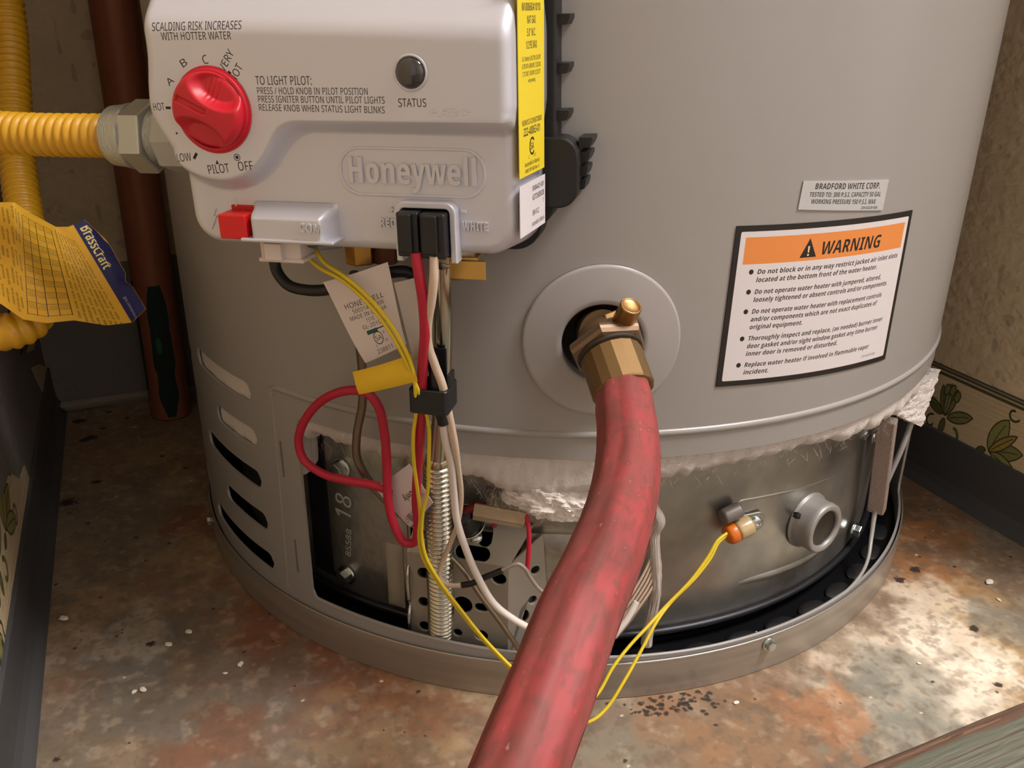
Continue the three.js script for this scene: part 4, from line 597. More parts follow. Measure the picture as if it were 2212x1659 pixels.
// ------------------------------------------------------------ yellow coated gas connector with its nut
M.yellow = phys(0xcb9812, 0.42, 0, { clearcoat: 0.35, clearcoatRoughness: 0.3 });
{
  const con = thing('gas_connector', 'yellow coated corrugated gas connector looping from the valve to the wall', 'gas hose');
  const n0 = vw(-0.0905, IY, IZ), dir = VX.clone().negate();
  const nutA = n0.clone();                                              // end of the inlet boss
  mk('nipple_thread', latheAt((() => { const o = []; for (let k = 0; k <= 24; k++) o.push([0.0118 + (k % 2 ? 0.0008 : 0), k * 0.00036]); return o; })(), nutA.clone().addScaledVector(dir, -0.001), dir, 40), M.nut, con);
  const nutP = nutA.clone().addScaledVector(dir, 0.0055);
  mk('flare_nut', mergeNI([hexAt(0.0142, 0.0115, nutP, dir, 0.0012, 6, 0.22), latheAt([[0, 0], [0.0148, 0], [0.0148, 0.002], [0.014, 0.0055], [0.0135, 0.011], [0.0122, 0.0125], [0, 0.0125]], nutP.clone().addScaledVector(dir, 0.0105), dir, 40)]), M.nut, con);
  const s = nutP.clone().addScaledVector(dir, 0.021);
  const pitch = 0.0047, ridge = l => { if (l < 0.004) return 0.0099; const w = 0.5 - 0.5 * Math.cos((l / pitch) * Math.PI * 2); return 0.0087 + 0.0014 * Math.pow(w, 0.6); };
  const toWall = (s.dot(AV) - WL - 0.006) / -dir.dot(AV);
  const g = sweep([s, s.clone().addScaledVector(dir, toWall * 0.35), s.clone().addScaledVector(dir, toWall * 0.7).add(V3(0, 0.0012, 0)), s.clone().addScaledVector(dir, toWall)], ridge, { seg: 420, rad: 24 });
  const line = thing('gas_line', 'yellow coated corrugated gas line hanging down the wall behind the connector', 'gas hose', at(14, 0, 0.545).setY(0.2));
  const q = [at(-14, 716, 0.468), at(22, 716, 0.466), at(64, 697, 0.472), at(84, 645, 0.484), at(66, 540, 0.5), at(48, 430, 0.515), at(36, 330, 0.525), at(28, 180, 0.535), at(14, 0, 0.545)]; const up = q[8].clone(); q.push(up.clone().add(V3(-0.002, 0.12, -0.004)), up.clone().add(V3(-0.003, 0.6, -0.006)), up.clone().add(V3(-0.003, 1.2, -0.006)));
  mk('corrugated_tube', sweep(q.map(e => e.sub(line.position)), ridge, { seg: 2400, rad: 22 }), M.yellow, line);
  mk('corrugated_tube', g, M.yellow, con);
}
// printed tag wrapped round the connector
{
  const tex = canvasTex(900, 900, (x, w, h) => {
    x.fillStyle = '#d8a62a'; x.fillRect(0, 0, w, h);
    x.fillStyle = '#1c1d55'; x.fillRect(760, 0, 140, h);
    const words = ['WARNING', 'gas connector', 'do not reuse', 'FOR INDOOR USE', 'turn off gas supply', 'check all joints', 'not for outdoor', 'leak test', 'install per code', 'avoid contact'];
    x.fillStyle = '#5d4d16'; x.font = 'bold 17px sans-serif';
    for (let c = 0; c < 9; c++) for (let k = 0; k < 5; k++) { x.save(); x.translate(14 + c * 25, 30 + k * 168 + (c % 3) * 14); x.rotate(1.47); x.fillText(words[(c * 7 + k) % words.length], 0, 0); x.restore(); }
    x.strokeStyle = '#241a0a'; x.lineWidth = 4; for (let c = 0; c <= 4; c++) { x.beginPath(); x.moveTo(255 + c * 60, 60); x.lineTo(255 + c * 60, 850); x.stroke(); } for (let k = 0; k <= 8; k++) { x.lineWidth = 3; x.beginPath(); x.moveTo(255, 60 + k * 98); x.lineTo(495, 60 + k * 98); x.stroke(); }
    x.font = '14px sans-serif'; for (let c = 0; c < 4; c++) for (let k = 0; k < 8; k++) for (let q = 0; q < 4; q++) { x.save(); x.translate(264 + c * 60 + q * 13, 70 + k * 98); x.rotate(Math.PI / 2); x.fillText(String(10 + ((c * 31 + k * 17 + q * 7) % 89)) + ',' + (100 + (k * 53 + c * 29 + q * 11) % 800), 0, 0); x.restore(); }
    x.font = 'bold 18px sans-serif'; x.fillStyle = '#5d4d16'; for (let c = 0; c < 8; c++) for (let k = 0; k < 9; k++) { x.save(); x.translate(520 + c * 26, 40 + k * 95 + c * 12); x.rotate(Math.PI / 2); x.fillText(words[(c * 3 + k) % words.length].slice(0, 9), 0, 0); x.restore(); }
    x.fillStyle = '#e6d68a'; x.save(); x.translate(776, 40); x.rotate(Math.PI / 2); x.font = 'bold 74px sans-serif'; x.scale(1.05, 1); x.fillText('BrassCraft', 0, 0); x.restore();
    x.fillStyle = '#b9b6c8'; x.save(); x.translate(800, 700); x.rotate(Math.PI / 2); x.font = '30px sans-serif'; x.fillText('gas connectors', 0, 0); x.restore();
  });
  // outline edges in pixels: upper edge and lower edge of the tag from the folded end to the blue end
  const up = [[-60, 432, 0.462, 0], [0, 437, 0.462, 0.12], [30, 437, 0.461, 0.2], [70, 463, 0.468, 0.4], [120, 490, 0.478, 0.6], [148, 490, 0.482, 0.82], [182, 475, 0.486, 0.9], [228, 517, 0.492, 1]], dn = [[-60, 640, 0.445, 0], [0, 655, 0.447, 0.12], [50, 690, 0.449, 0.25], [100, 698, 0.454, 0.4], [160, 692, 0.462, 0.55], [230, 703, 0.47, 0.7], [284, 697, 0.478, 0.84], [298, 684, 0.482, 0.92], [314, 668, 0.486, 1]];
  const pick = (a, t) => { let k = 0; while (k < a.length - 2 && t > a[k + 1][3]) k++; const s = (t - a[k][3]) / (a[k + 1][3] - a[k][3]); return [0, 1, 2].map(i => lerp(a[k][i], a[k + 1][i], s)); };
  const f = (s, t) => { const A = pick(dn, s), B = pick(up, s), tear = s > 0.93 ? (s - 0.93) / 0.07 * (-9 * Math.exp(-(((t - 0.42) / 0.06) ** 2)) + 7 * (fbm(t * 8, 2, 3, 9) - 0.5)) : 0; const u = lerp(A[0], B[0], t) + tear, v = lerp(A[1], B[1], t) - tear * 0.4, z = lerp(A[2], B[2], t) - 0.006 * Math.sin(t * Math.PI) * (1 - s * 0.7) + 0.002 * Math.sin(s * 9 + t * 3); return at(u, v, z); };
  const g = sheetGeo(60, 24, f, () => V3(0, 0.3, 0.95), 0.0006, [0.02, 0.01]);
  const t = mk('printed_tag', g, std(0xffffff, 0.6, 0, { map: tex }), null); tag(t, 'yellow printed paper tag with torn blue end folded round the gas line', 'paper tag');
}
// ------------------------------------------------------------ copper pipe
{
  const q0 = onY(371, 893, 0), a = at(255, 0, 0.705);
  const tex = dataTex(256, 512, (s, t) => { const n = fbm(s * 8, t * 20, 4, 3), c = [138 + 36 * n, 82 + 28 * n, 60 + 22 * n]; return c; });
  const p = thing('copper_pipe', 'dark tarnished copper pipe standing in the closet corner', 'pipe', V3(q0.x, 0, q0.z));
  const top = V3(a.x - q0.x, a.y, a.z - q0.z).multiplyScalar(2.25 / a.y); top.z = top.z * 0.2; top.x *= 0.4;
  mk('pipe', latheAt([[0.0155, 0], [0.0181, 0.0], [0.0184, 0.002], [0.0184, 2.25], [0.016, 2.25]], V3(0, 0.0005, 0), top, 48), std(0xffffff, 0.5, 0.25, { map: tex }), p);
  const pat = (th0, y0, y1, w, seed) => { const g = gridGeo(16, 40, (s, t) => { const ww = w * (0.7 + 0.6 * fbm(t * 6, 1, 3, seed)) * Math.sin(Math.PI * clamp(t, 0.015, 0.985)) ** 0.22, th = th0 + (s - 0.5) * ww, r = 0.01865; const y = lerp(y0, y1, t); return V3(Math.sin(th) * r, y, Math.cos(th) * r).addScaledVector(top, y / 2.25).sub(V3(0, 0, 0)).setY(y); }); lab(mk('verdigris', g, std(seed === 3 ? 0x2f5a45 : 0x1d2f28, 0.9), p), 'dark green corrosion streak'); };
  pat(0.45, 0.004, 0.135, 0.95, 1); pat(-0.85, 0.03, 0.138, 0.5, 2); pat(0.3, 0.07, 0.085, 0.25, 3); pat(-1.25, 0.002, 0.06, 0.25, 3);
}
// ------------------------------------------------------------ drain cock and garden hose
const dcDir = V3(Math.sin(DTH), 0, Math.cos(DTH)), dc0 = pol(DTH, R - 0.02, DY - 0.001);
const hoseA = at(1346, 842, 0.402);
{
  const cock = thing('drain_cock', 'tarnished brass drain cock in the round grey cover disc', 'drain valve', dc0);
  const j = at(1303, 722, 0.418).sub(dc0), e = hoseA.clone().sub(dc0), d2 = e.clone().sub(j).normalize();
  mk('shank', sweep([V3(0, 0, 0), j.clone().multiplyScalar(0.7), j], 0.0115, { seg: 20, rad: 30 }), M.brassDark, cock);
  mk('body', latheAt([[0.006, -0.006], [0.0115, -0.002], [0.0138, 0.002], [0.0142, 0.006], [0.012, 0.009]], j, d2, 40), std(0x7a6244, 0.5, 0.8), cock);
  const hx = j.clone().addScaledVector(d2, 0.004); mk('hex_collar', hexAt(0.0166, 0.0068, hx, d2, 0.0026, 6, 0.35), std(0x85705a, 0.45, 0.8), cock);
  const rg = hx.clone().addScaledVector(d2, 0.0058); mk('ring_seal', latheAt([[0.012, 0], [0.0152, 0], [0.0156, 0.0012], [0.0152, 0.0026], [0.012, 0.0026]], rg, d2, 48), std(0x3f352b, 0.7, 0.3), cock);
  // stem with its hex boss, pointing up and to the right
  const s0 = at(1338, 712, 0.411).sub(dc0), s1 = at(1366, 655, 0.398).sub(dc0), sd = s1.clone().sub(s0).normalize();
  mk('stem_boss', hexAt(0.0082, 0.0085, s0.clone().addScaledVector(sd, -0.004), sd, 0.0008), std(0x8a6a40, 0.45, 0.8), cock);
  mk('stem', latheAt([[0, 0], [0.0052, 0], [0.0052, 0.0118], [0.0049, 0.0126], [0.0042, 0.0128], [0.004, 0.0118], [0, 0.0118]], s0.clone().addScaledVector(sd, 0.0035), sd, 36), std(0xa88050, 0.3, 0.9), cock);
  const L = e.clone().sub(rg).length();
  const hose = thing('garden_hose', 'faded dirty red rubber hose screwed onto the drain cock', 'hose', hoseA);
  mk('coupling', hexAt(0.0144, Math.max(L - 0.0005, 0.006), rg.clone().add(dc0).addScaledVector(d2, 0.0022).sub(hoseA), d2, 0.0012, 18, 0.2), std(0x846a46, 0.48, 0.8), hose);
  const tex = dataTex(512, 1024, (s, t) => {
    const l = t, a = fbm(s * 9, l * 26, 4, 4), b = fbm(s * 34, l * 80, 3, 9), st = fbm(s * 14, l * 3.2, 3, 14), sp = fbm(s * 70, l * 150, 2, 30), gr = fbm(s * 120, l * 30, 2, 50);
    let c = [144, 60, 59]; const mix = (q, k) => { c = [lerp(c[0], q[0], k), lerp(c[1], q[1], k), lerp(c[2], q[2], k)]; };
    mix([168, 62, 64], smooth(0.48, 0.75, st) * 0.75); mix([128, 66, 60], smooth(0.38, 0.7, a) * 0.75); mix([108, 60, 52], smooth(0.48, 0.75, b) * 0.5); mix([98, 50, 44], smooth(0.5, 0.68, fbm(s * 6 + 3, l * 5, 5, 77)) * 0.6); mix([206, 170, 160], smooth(0.86, 0.9, sp) * 0.5); mix([148, 70, 66], clamp((gr - 0.4) * 0.6, 0, 0.3));
    return c;
  });
  tex.wrapS = tex.wrapT = THREE.MirroredRepeatWrapping;
  const pts = [[1344, 834, 0.404], [1346, 842, 0.402], [1352, 895, 0.386], [1357, 950, 0.371], [1355, 1020, 0.352], [1340, 1100, 0.331], [1306, 1200, 0.304], [1240, 1350, 0.274], [1185, 1500, 0.257], [1122, 1659, 0.2435]].map(([u, v, z]) => at(u, v, z).sub(hoseA));
  const e1 = pts[pts.length - 1], ed = e1.clone().sub(pts[pts.length - 2]).normalize(); pts.push(e1.clone().addScaledVector(ed, 0.06).add(V3(-0.004, -0.012, 0)), e1.clone().addScaledVector(ed, 0.13).add(V3(-0.02, -0.05, 0)), e1.clone().addScaledVector(ed, 0.22).add(V3(-0.06, -0.125, 0)), V3(-0.19, 0.0135 - hoseA.y, 0.53), V3(-0.42, 0.0135 - hoseA.y, 0.6));
  mk('rubber_hose', sweep(pts, (l, t, a) => 0.0125 + 0.0009 * Math.abs(Math.cos(a * 4 + 0.3)) ** 1.2 - 0.0003 * vnoise(a * 2, l * 160, 3) - (l < 0.02 ? 0.0008 * (1 - l / 0.02) : 0), { seg: 260, rad: 64, uvLen: 3 }), std(0xffffff, 0.62, 0, { map: tex }), hose);
}
// ------------------------------------------------------------ burner feed tube, pilot tube
{
  const bt = thing('burner_feed_tube', 'shiny steel burner feed tube with a corrugated lower end', 'gas tube', onCyl(952, 1398, 0.262));
  const o = bt.position; const up = wirePts([[955, 575, 0.312], [957, 640, 0.311], [957, 760, 0.305], [953, 880, 0.296], [945, 1000, 0.287]]).map(q => q.sub(o));
  mk('straight_tube', sweep(up, (l, t) => 0.0044 + 0.0008 * smooth(0.7, 1, t), { seg: 50, rad: 28 }), std(0xb4b2a4, 0.22, 1), bt);
  mk('tube_collar', latheAt([[0.004, 0.006], [0.0064, 0.004], [0.0066, 0], [0.006, -0.004], [0.004, -0.005]], up[4].clone(), up[3].clone().sub(up[4]).normalize(), 36), std(0xb7b199, 0.25, 1), bt);
  const lo = wirePts([[945, 1000, 0.287], [947, 1100, 0.2835], [950, 1210, 0.2785], [953, 1320, 0.2725], [953, 1378, 0.267], [953, 1394, 0.2625], [954, 1398, 0.257]]).map(q => q.sub(o));
  const pitch = 0.0032; mk('corrugated_end', sweep(lo, l => { const x = (l / pitch) % 1, w = 0.5 - 0.5 * Math.cos(x * Math.PI * 2); return 0.0063 + 0.0015 * Math.pow(w, 0.55); }, { seg: 560, rad: 30 }), std(0xbab6a6, 0.24, 1), bt);
  const pt = thing('pilot_tube', 'thin brownish steel pilot gas tube bending in to the burner', 'gas tube', onCyl(783, 850, 0.292));
  mk('tube', sweep(wirePts([[765, 590, 0.318], [770, 690, 0.31], [782, 790, 0.301], [783, 870, 0.296], [771, 940, 0.293], [772, 990, 0.291], [797, 1038, 0.287], [838, 1085, 0.282], [900, 1140, 0.2795], [992, 1222, 0.2795], [1040, 1290, 0.281], [1085, 1350, 0.2815], [1135, 1425, 0.2815]]).map(q => q.sub(pt.position)), (l, t) => 0.00225 - 0.0008 * smooth(0.55, 0.7, t), { seg: 160, rad: 18 }), std(0x8d7f6c, 0.32, 0.9), pt);
}
// ------------------------------------------------------------ burner hood: perforated sheet metal box
{
  const hood = thing('burner_hood', 'perforated sheet metal hood over the burner behind the ring', 'burner hood');
  M.hood = std(0xa39d92, 0.45, 0.45);
  const panel = (name, c, holes, th = 0.0012) => { // c: bl, br, tr, tl in 3D; holes in local mm from bl along x/y
    const X = c[1].clone().sub(c[0]), W = X.length(); X.normalize(); const n = X.clone().cross(c[3].clone().sub(c[0])).normalize(), Y = n.clone().cross(X);
    const l = p => { const q = p.clone().sub(c[0]); return [q.dot(X), q.dot(Y)]; };
    const s = new THREE.Shape(c.map(p => new THREE.Vector2(...l(p)))); const H = l(c[3])[1];
    for (const [hx, hy, w, h, tn] of holes) s.holes.push(stadium(hx * W, hy * H, w, h, tn || 0));
    const g = new THREE.ExtrudeGeometry(s, { depth: th, bevelEnabled: true, bevelThickness: 0.0003, bevelSize: 0.0003, bevelSegments: 1 }); g.translate(0, 0, -th); g.applyMatrix4(basis(X, Y, n, c[0])); return mk(name, g, M.hood, hood);
  };
  const r = 0.2715, thL = ang(onCyl(882, 1250, r)), thR = ang(onCyl(1098, 1260, r)); const yT = onCyl(1000, 1213, r).y, yB = 0.016;
  const fl = V3(Math.sin(thL) * r, 0, Math.cos(thL) * r), fr = V3(Math.sin(thR) * r, 0, Math.cos(thR) * r);
  const P = (q, y) => V3(q.x, y, q.z);
  const holes = []; const hole = (u, v, w, h, t) => { const q = onPlane(u, v, V3(Math.sin((thL + thR) / 2), 0, Math.cos((thL + thR) / 2)), fl); const X = fr.clone().sub(fl), W = X.length(); X.normalize(); holes.push([q.clone().sub(fl).dot(X) / W, (q.y - yB) / (yT - yB), w, h, t]); };
  hole(916, 1238, 0.0085, 0.0078); hole(916, 1300, 0.0075, 0.0072); hole(918, 1352, 0.0075, 0.0072); hole(1000, 1306, 0.012, 0.0118); hole(1040, 1312, 0.0085, 0.006); hole(1040, 1372, 0.0085, 0.0078); hole(989, 1366, 0.006, 0.0055); hole(1078, 1250, 0.009, 0.0085); 
  panel('front_panel', [P(fl, yB), P(fr, yB), P(fr, yT), P(fl, yT)], holes);
  // sloping top with two big slots
  const bl = onCyl(905, 1128, RI + 0.003), br = onCyl(1152, 1112, RI + 0.003); br.y = bl.y = (bl.y + br.y) / 2;
  panel('top_panel', [P(fl, yT), P(fr, yT), br, bl], [[0.64, 0.2, 0.021, 0.0085], [0.74, 0.66, 0.0085, 0.0135, 0.0]].map(([a, b, w, h, t]) => h > w ? [a, b, h, w, Math.PI / 2] : [a, b, w, h, t]));
  const sr = onCyl(1192, 1290, RI + 0.003), sh = (y0, y1) => [P(fr, y0), P(sr, y0), P(sr, y1), P(fr, y1)];
  panel('side_panel', [P(fr, yB), P(sr, yB), br.clone().add(V3(0.004, -0.003, 0)), P(fr, yT)], [[0.5, 0.25, 0.006, 0.006], [0.55, 0.6, 0.006, 0.006], [0.6, 0.9, 0.006, 0.006], [0.4, 0.45, 0.005, 0.012]]); void sh;
  const sl = fl.clone().multiplyScalar((RI + 0.003) / r); panel('side_panel', [P(sl, yB), P(fl, yB), P(fl, yT), bl], [[0.5, 0.65, 0.005, 0.02, 0], [0.5, 0.25, 0.005, 0.018, 0]].map(([a, b, w, h]) => [a, b, h, w, Math.PI / 2]));
  for (const [y0, y1] of [[0.052, 0.07], [0.022, 0.042]]) mk('bent_rod', sweep([P(sl, y1 + 0.006).lerp(P(fl, y1 + 0.006), 0.7), P(fl, y1).addScaledVector(dcDir, 0.0022), P(fl, y0).addScaledVector(dcDir, 0.0022), P(fl, y0 - 0.004)], 0.0012, { seg: 24, rad: 10 }), M.steelBright, hood);
  // rolled screw and washer on top
  const sp = onCyl(1028, 1160, RI + 0.0115); mk('dome_screw', latheAt([[0.0038, 0], [0.0034, 0.0014], [0.002, 0.0023], [0, 0.0026]], sp, V3(-0.1, 0.75, 0.65), 24), M.zinc, hood);
}
// igniter: dark insulator with a wire clip, pale ceramic block
{
  const ig = thing('igniter_terminal', 'dark igniter insulator with a coiled wire clip beside the ceramic block', 'igniter', onCyl(1008, 1125, 0.266)); const o = ig.position, d = V3(-0.12, 0.75, 0.65).normalize();
  mk('insulator', latheAt([[0, -0.004], [0.0085, -0.004], [0.0088, 0.002], [0.0065, 0.004], [0.006, 0.009], [0.004, 0.011], [0, 0.011]], V3(0, 0, 0), d, 32), std(0x19191c, 0.35), ig);
  const c = []; const X = V3(1, 0, 0.1).normalize(), Y = d.clone().cross(X).normalize(); for (let k = 0; k <= 60; k++) { const a = k / 60 * Math.PI * 3; c.push(X.clone().multiplyScalar(Math.cos(a) * 0.0098).addScaledVector(Y, Math.sin(a) * 0.0098).addScaledVector(d, -0.0025 + k / 60 * 0.002)); }
  mk('wire_clip', sweep(c, 0.0006, { seg: 120, rad: 8 }), M.steelBright, ig);
  mk('red_boot', sweep([V3(-0.002, 0.006, 0.004), V3(0.004, 0.011, 0.004), V3(0.011, 0.011, 0.002)], 0.0028, { seg: 14, rad: 14 }), std(0x7a1016, 0.5), ig);
  mk('terminal_pin', sweep([V3(0.006, 0.006, 0.006), V3(0.016, 0.0055, 0.006)], 0.0013, { seg: 4, rad: 10 }), M.steelBright, ig); void o;
  const cb = thing('ceramic_block', 'pale tan ceramic block with a red lead at its end', 'ceramic block', onCyl(1080, 1110, 0.272));
  const a = onCyl(1024, 1098, 0.272), b = onCyl(1136, 1118, 0.272), x = b.clone().sub(a), L = x.length(); x.normalize(); const z = V3(0, 0.45, 0.9), zz = z.sub(x.clone().multiplyScalar(z.dot(x))).normalize(), y = zz.clone().cross(x);
  const g = mergeNI([rbox(L, 0.0068, 0.0062, 0.0005), rbox(L * 0.98, 0.0022, 0.0052, 0.0004, 0.0, -0.0044, 0.0002)]); g.applyMatrix4(basis(x, y, zz, V3(0, 0, 0))); mk('block', g, std(0xc4ab8c, 0.8, 0, { bumpMap: fineBump, bumpScale: 0.0006 }), cb);
  const hg = new THREE.SphereGeometry(0.0016, 14, 10); hg.translate(x.x * -0.003, -0.006, zz.z * 0.002); mk('red_sealant', hg, std(0x8a1622, 0.5), cb);
  mk('red_lead', sweep(wirePts([[1136, 1112, 0.273], [1142, 1140, 0.277], [1142, 1190, 0.279], [1139, 1228, 0.28]]).map(q => q.sub(cb.position)), 0.0013, { seg: 30, rad: 12 }), std(0xb81230, 0.45), cb);
}
// thermal switch on the plate, with screw and bracket
const swP = onCyl(1578, 1153, RI + 0.008);
{
  const sw = thing('thermal_switch', 'small clear and orange thermal switch screwed to the galvanised plate', 'thermal switch', swP);
  const rt = V3(Math.cos(ang(swP)), 0, -Math.sin(ang(swP))), n = V3(Math.sin(ang(swP)), 0, Math.cos(ang(swP))), ax = rt.clone().add(V3(0, 0.28, 0)).normalize();
  mk('switch_body', latheAt([[0, 0.003], [0.0058, 0.003], [0.006, 0.006], [0.006, 0.0125], [0.005, 0.014], [0, 0.014]], V3(0, 0, 0), ax, 28), phys(0xb9a074, 0.3, 0, { clearcoat: 0.6 }), sw);
  mk('switch_cap', latheAt([[0, -0.003], [0.0048, -0.003], [0.0062, -0.001], [0.0062, 0.003], [0.005, 0.004]], V3(0, 0, 0), ax, 28), std(0xd06a14, 0.35), sw);
  const bp = onCyl(1628, 1126, RI + 0.0012).sub(swP); const s = rrShape(-0.012, -0.0062, 0.0068, 0.0062, 0.0045), bg = new THREE.ExtrudeGeometry(s, { depth: 0.001, bevelEnabled: true, bevelThickness: 0.0002, bevelSize: 0.0002, bevelSegments: 1 }); bg.applyMatrix4(basis(rt, V3(0, 1, 0), n, bp)); mk('bracket', bg, M.galv, sw);
  const c = onCyl(1560, 1118, RI + 0.006).sub(swP); mk('clip', latheAt([[0.0, 0], [0.0042, 0], [0.0046, 0.002], [0.0046, 0.011], [0.004, 0.0125], [0, 0.0125]], c, ax, 20), std(0x77716c, 0.5, 0.4), sw);
  mk('bracket_screw', latheAt([[0.0042, 0], [0.004, 0.0012], [0.0028, 0.0022], [0.0012, 0.0024], [0.001, 0.0016], [0, 0.0016]], onCyl(1632, 1128, RI + 0.0024).sub(swP), n, 24), M.zinc, sw);
}
// ------------------------------------------------------------ wires
const wire = (name, label, list, r, mat, extra = {}) => { const w = wirePts(list); const g = sweep(w, r, { seg: Math.max(60, list.length * 14), rad: 14, ...extra }); const m = mk(name, g, mat); return tag(m, label, 'wire'); };
M.redWire = std(0xb01834, 0.5); M.whiteWire = std(0xd9cfc8, 0.5); M.beigeWire = std(0xcbb5a0, 0.55); M.yellowWire = std(0xd8bd24, 0.45); M.blackCable = std(0x101012, 0.45);
wire('red_wire', 'thick red wire looping from the black plug down beside the burner tube', [[899, 545, 0.336], [905, 590, 0.336], [914, 650, 0.334], [918, 715, 0.331], [914, 780, 0.327], [911, 850, 0.322], [909, 920, 0.316], [903, 1000, 0.308], [899, 1080, 0.302], [902, 1140, 0.299], [894, 1172, 0.298], [872, 1170, 0.298], [850, 1130, 0.298], [838, 1075, 0.2985], [836, 1010, 0.299], [831, 940, 0.3], [818, 880, 0.301], [795, 850, 0.302], [765, 843, 0.302], [725, 850, 0.301], [685, 874, 0.299], [655, 915, 0.298], [645, 955, 0.297], [656, 992, 0.2965], [695, 1022, 0.296], [750, 1038, 0.295], [805, 1048, 0.294], [850, 1062, 0.293]], 0.00235, M.redWire, { seg: 420 });
wire('white_wire', 'thick white wire with black print leaving the second black plug', [[938, 553, 0.336], [937, 600, 0.336], [932, 650, 0.334], [924, 700, 0.331], [925, 745, 0.328], [940, 790, 0.325], [955, 830, 0.323], [966, 880, 0.32], [980, 950, 0.314], [990, 1010, 0.308], [996, 1070, 0.302], [990, 1125, 0.297], [970, 1180, 0.292], [952, 1225, 0.29], [950, 1248, 0.29], [968, 1263, 0.2895], [1003, 1264, 0.289]], (l, t) => 0.00195 - 0.0006 * smooth(0.45, 0.55, t), M.beigeWire, { seg: 260 });
wire('white_igniter_wire', 'bright white igniter wire running from the black sleeve behind the hose', [[956, 905, 0.319], [962, 950, 0.315], [974, 1000, 0.31], [980, 1060, 0.305], [986, 1120, 0.301], [1006, 1185, 0.297], [1034, 1250, 0.294], [1068, 1305, 0.292], [1110, 1338, 0.291], [1160, 1365, 0.29], [1220, 1395, 0.288], [1290, 1400, 0.285], [1345, 1350, 0.281], [1375, 1300, 0.277]], 0.00195, M.whiteWire, { seg: 260 });
wire('black_sleeve', 'black heat shrink sleeve hanging out of the wire clip', [[932, 770, 0.321], [938, 800, 0.321], [944, 850, 0.321], [952, 890, 0.32], [958, 915, 0.319]], 0.0027, M.blackCable);
wire('black_splice', 'black heat shrink splice joining the beige leads in front of the hood', [[998, 1264, 0.289], [1020, 1260, 0.289], [1045, 1248, 0.2885], [1085, 1232, 0.288]], 0.0017, M.blackCable);
wire('thermopile_lead', 'thin lead with braided end running from the black splice to the hose', [[1080, 1234, 0.288], [1100, 1224, 0.2875], [1118, 1218, 0.287], [1132, 1226, 0.2865], [1146, 1248, 0.2855], [1165, 1272, 0.2845], [1200, 1295, 0.284], [1240, 1310, 0.283]], 0.0011, std(0x9a8c80, 0.5, 0.3));
const yA = [[682, 540, 0.318], [700, 566, 0.32], [745, 598, 0.324], [800, 646, 0.329], [845, 702, 0.331], [875, 755, 0.331], [892, 800, 0.329], [898, 850, 0.3265], [899, 890, 0.3225], [893, 935, 0.319], [894, 1000, 0.314], [902, 1060, 0.309], [908, 1115, 0.306], [905, 1160, 0.305], [914, 1205, 0.304], [942, 1252, 0.303], [985, 1310, 0.3025], [1040, 1378, 0.3025], [1108, 1450, 0.305], [1180, 1530, 0.315], [1230, 1562, 0.32], [1275, 1558, 0.32], [1310, 1530, 0.315], [1350, 1468, 0.306], [1385, 1405, 0.296], [1420, 1340, 0.286], [1450, 1300, 0.279], [1500, 1250, 0.273], [1535, 1205, 0.269], [1552, 1172, 0.266], [1576, 1152, 0.264]];
const yB = [[660, 552, 0.318], [690, 578, 0.32], [740, 606, 0.3235], [794, 654, 0.3285], [838, 710, 0.3305], [868, 762, 0.3305], [888, 806, 0.3285], [906, 850, 0.326], [920, 888, 0.322], [927, 930, 0.318], [926, 1000, 0.314], [924, 1060, 0.309], [913, 1112, 0.3075], [911, 1160, 0.306], [921, 1205, 0.305], [950, 1256, 0.304], [993, 1314, 0.3035], [1046, 1380, 0.3035], [1112, 1448, 0.306], [1170, 1500, 0.314], [1220, 1520, 0.319], [1262, 1520, 0.318], [1290, 1500, 0.313], [1325, 1440, 0.304], [1360, 1395, 0.296], [1400, 1352, 0.2885], [1436, 1312, 0.281], [1492, 1254, 0.2745], [1530, 1202, 0.2695], [1550, 1168, 0.2665], [1576, 1148, 0.2645]];
wire('yellow_wire', 'thin yellow wire from the white plug to the thermal switch, outer strand', yA, 0.00095, M.yellowWire, { seg: 520, rad: 10 });
wire('yellow_wire', 'thin yellow wire from the white plug to the thermal switch, inner strand', yB, 0.00095, M.yellowWire, { seg: 520, rad: 10 });
wire('black_cable', 'short thick black cable curving below the white plug behind the tag', [[592, 552, 0.312], [598, 585, 0.313], [622, 615, 0.314], [665, 627, 0.3145], [710, 625, 0.314], [780, 605, 0.313], [835, 590, 0.311], [880, 588, 0.308], [905, 610, 0.303]], 0.0027, M.blackCable, { seg: 120 });
// wires and gasket rope behind the hose on its right side
wire('gasket_rope', 'frayed white gasket rope hanging behind the red hose', [[1408, 1030, 0.263], [1408, 1090, 0.264], [1424, 1125, 0.267], [1413, 1150, 0.266], [1416, 1220, 0.267], [1414, 1290, 0.267], [1402, 1350, 0.268], [1396, 1392, 0.2685]], (l, t, a) => 0.0030 + 0.0008 * fbm(l * 160, a, 3, 5), std(0xc9bcb2, 0.95, 0, { bumpMap: fineBump, bumpScale: 0.002 }), { seg: 150 });
for (let k = 0; k < 5; k++) wire('flat_lead', 'pale flat bundle of leads slanting behind the red hose', [[1330 + k * 6, 1330 + k * 3, 0.272], [1360 + k * 6, 1290 + k * 4, 0.2705], [1392 + k * 5, 1236 + k * 6, 0.2685], [1412 + k * 1.5, 1190 + k * 9, 0.2665]], 0.0008, M.beigeWire, { rad: 8 }).userData.group = 'flat bundle of pale leads behind the hose';
wire('steel_rod', 'thin bright steel rod slanting behind the red hose', [[1330, 1378, 0.2735], [1362, 1340, 0.272], [1390, 1300, 0.27], [1406, 1276, 0.269]], 0.0009, M.steelBright);
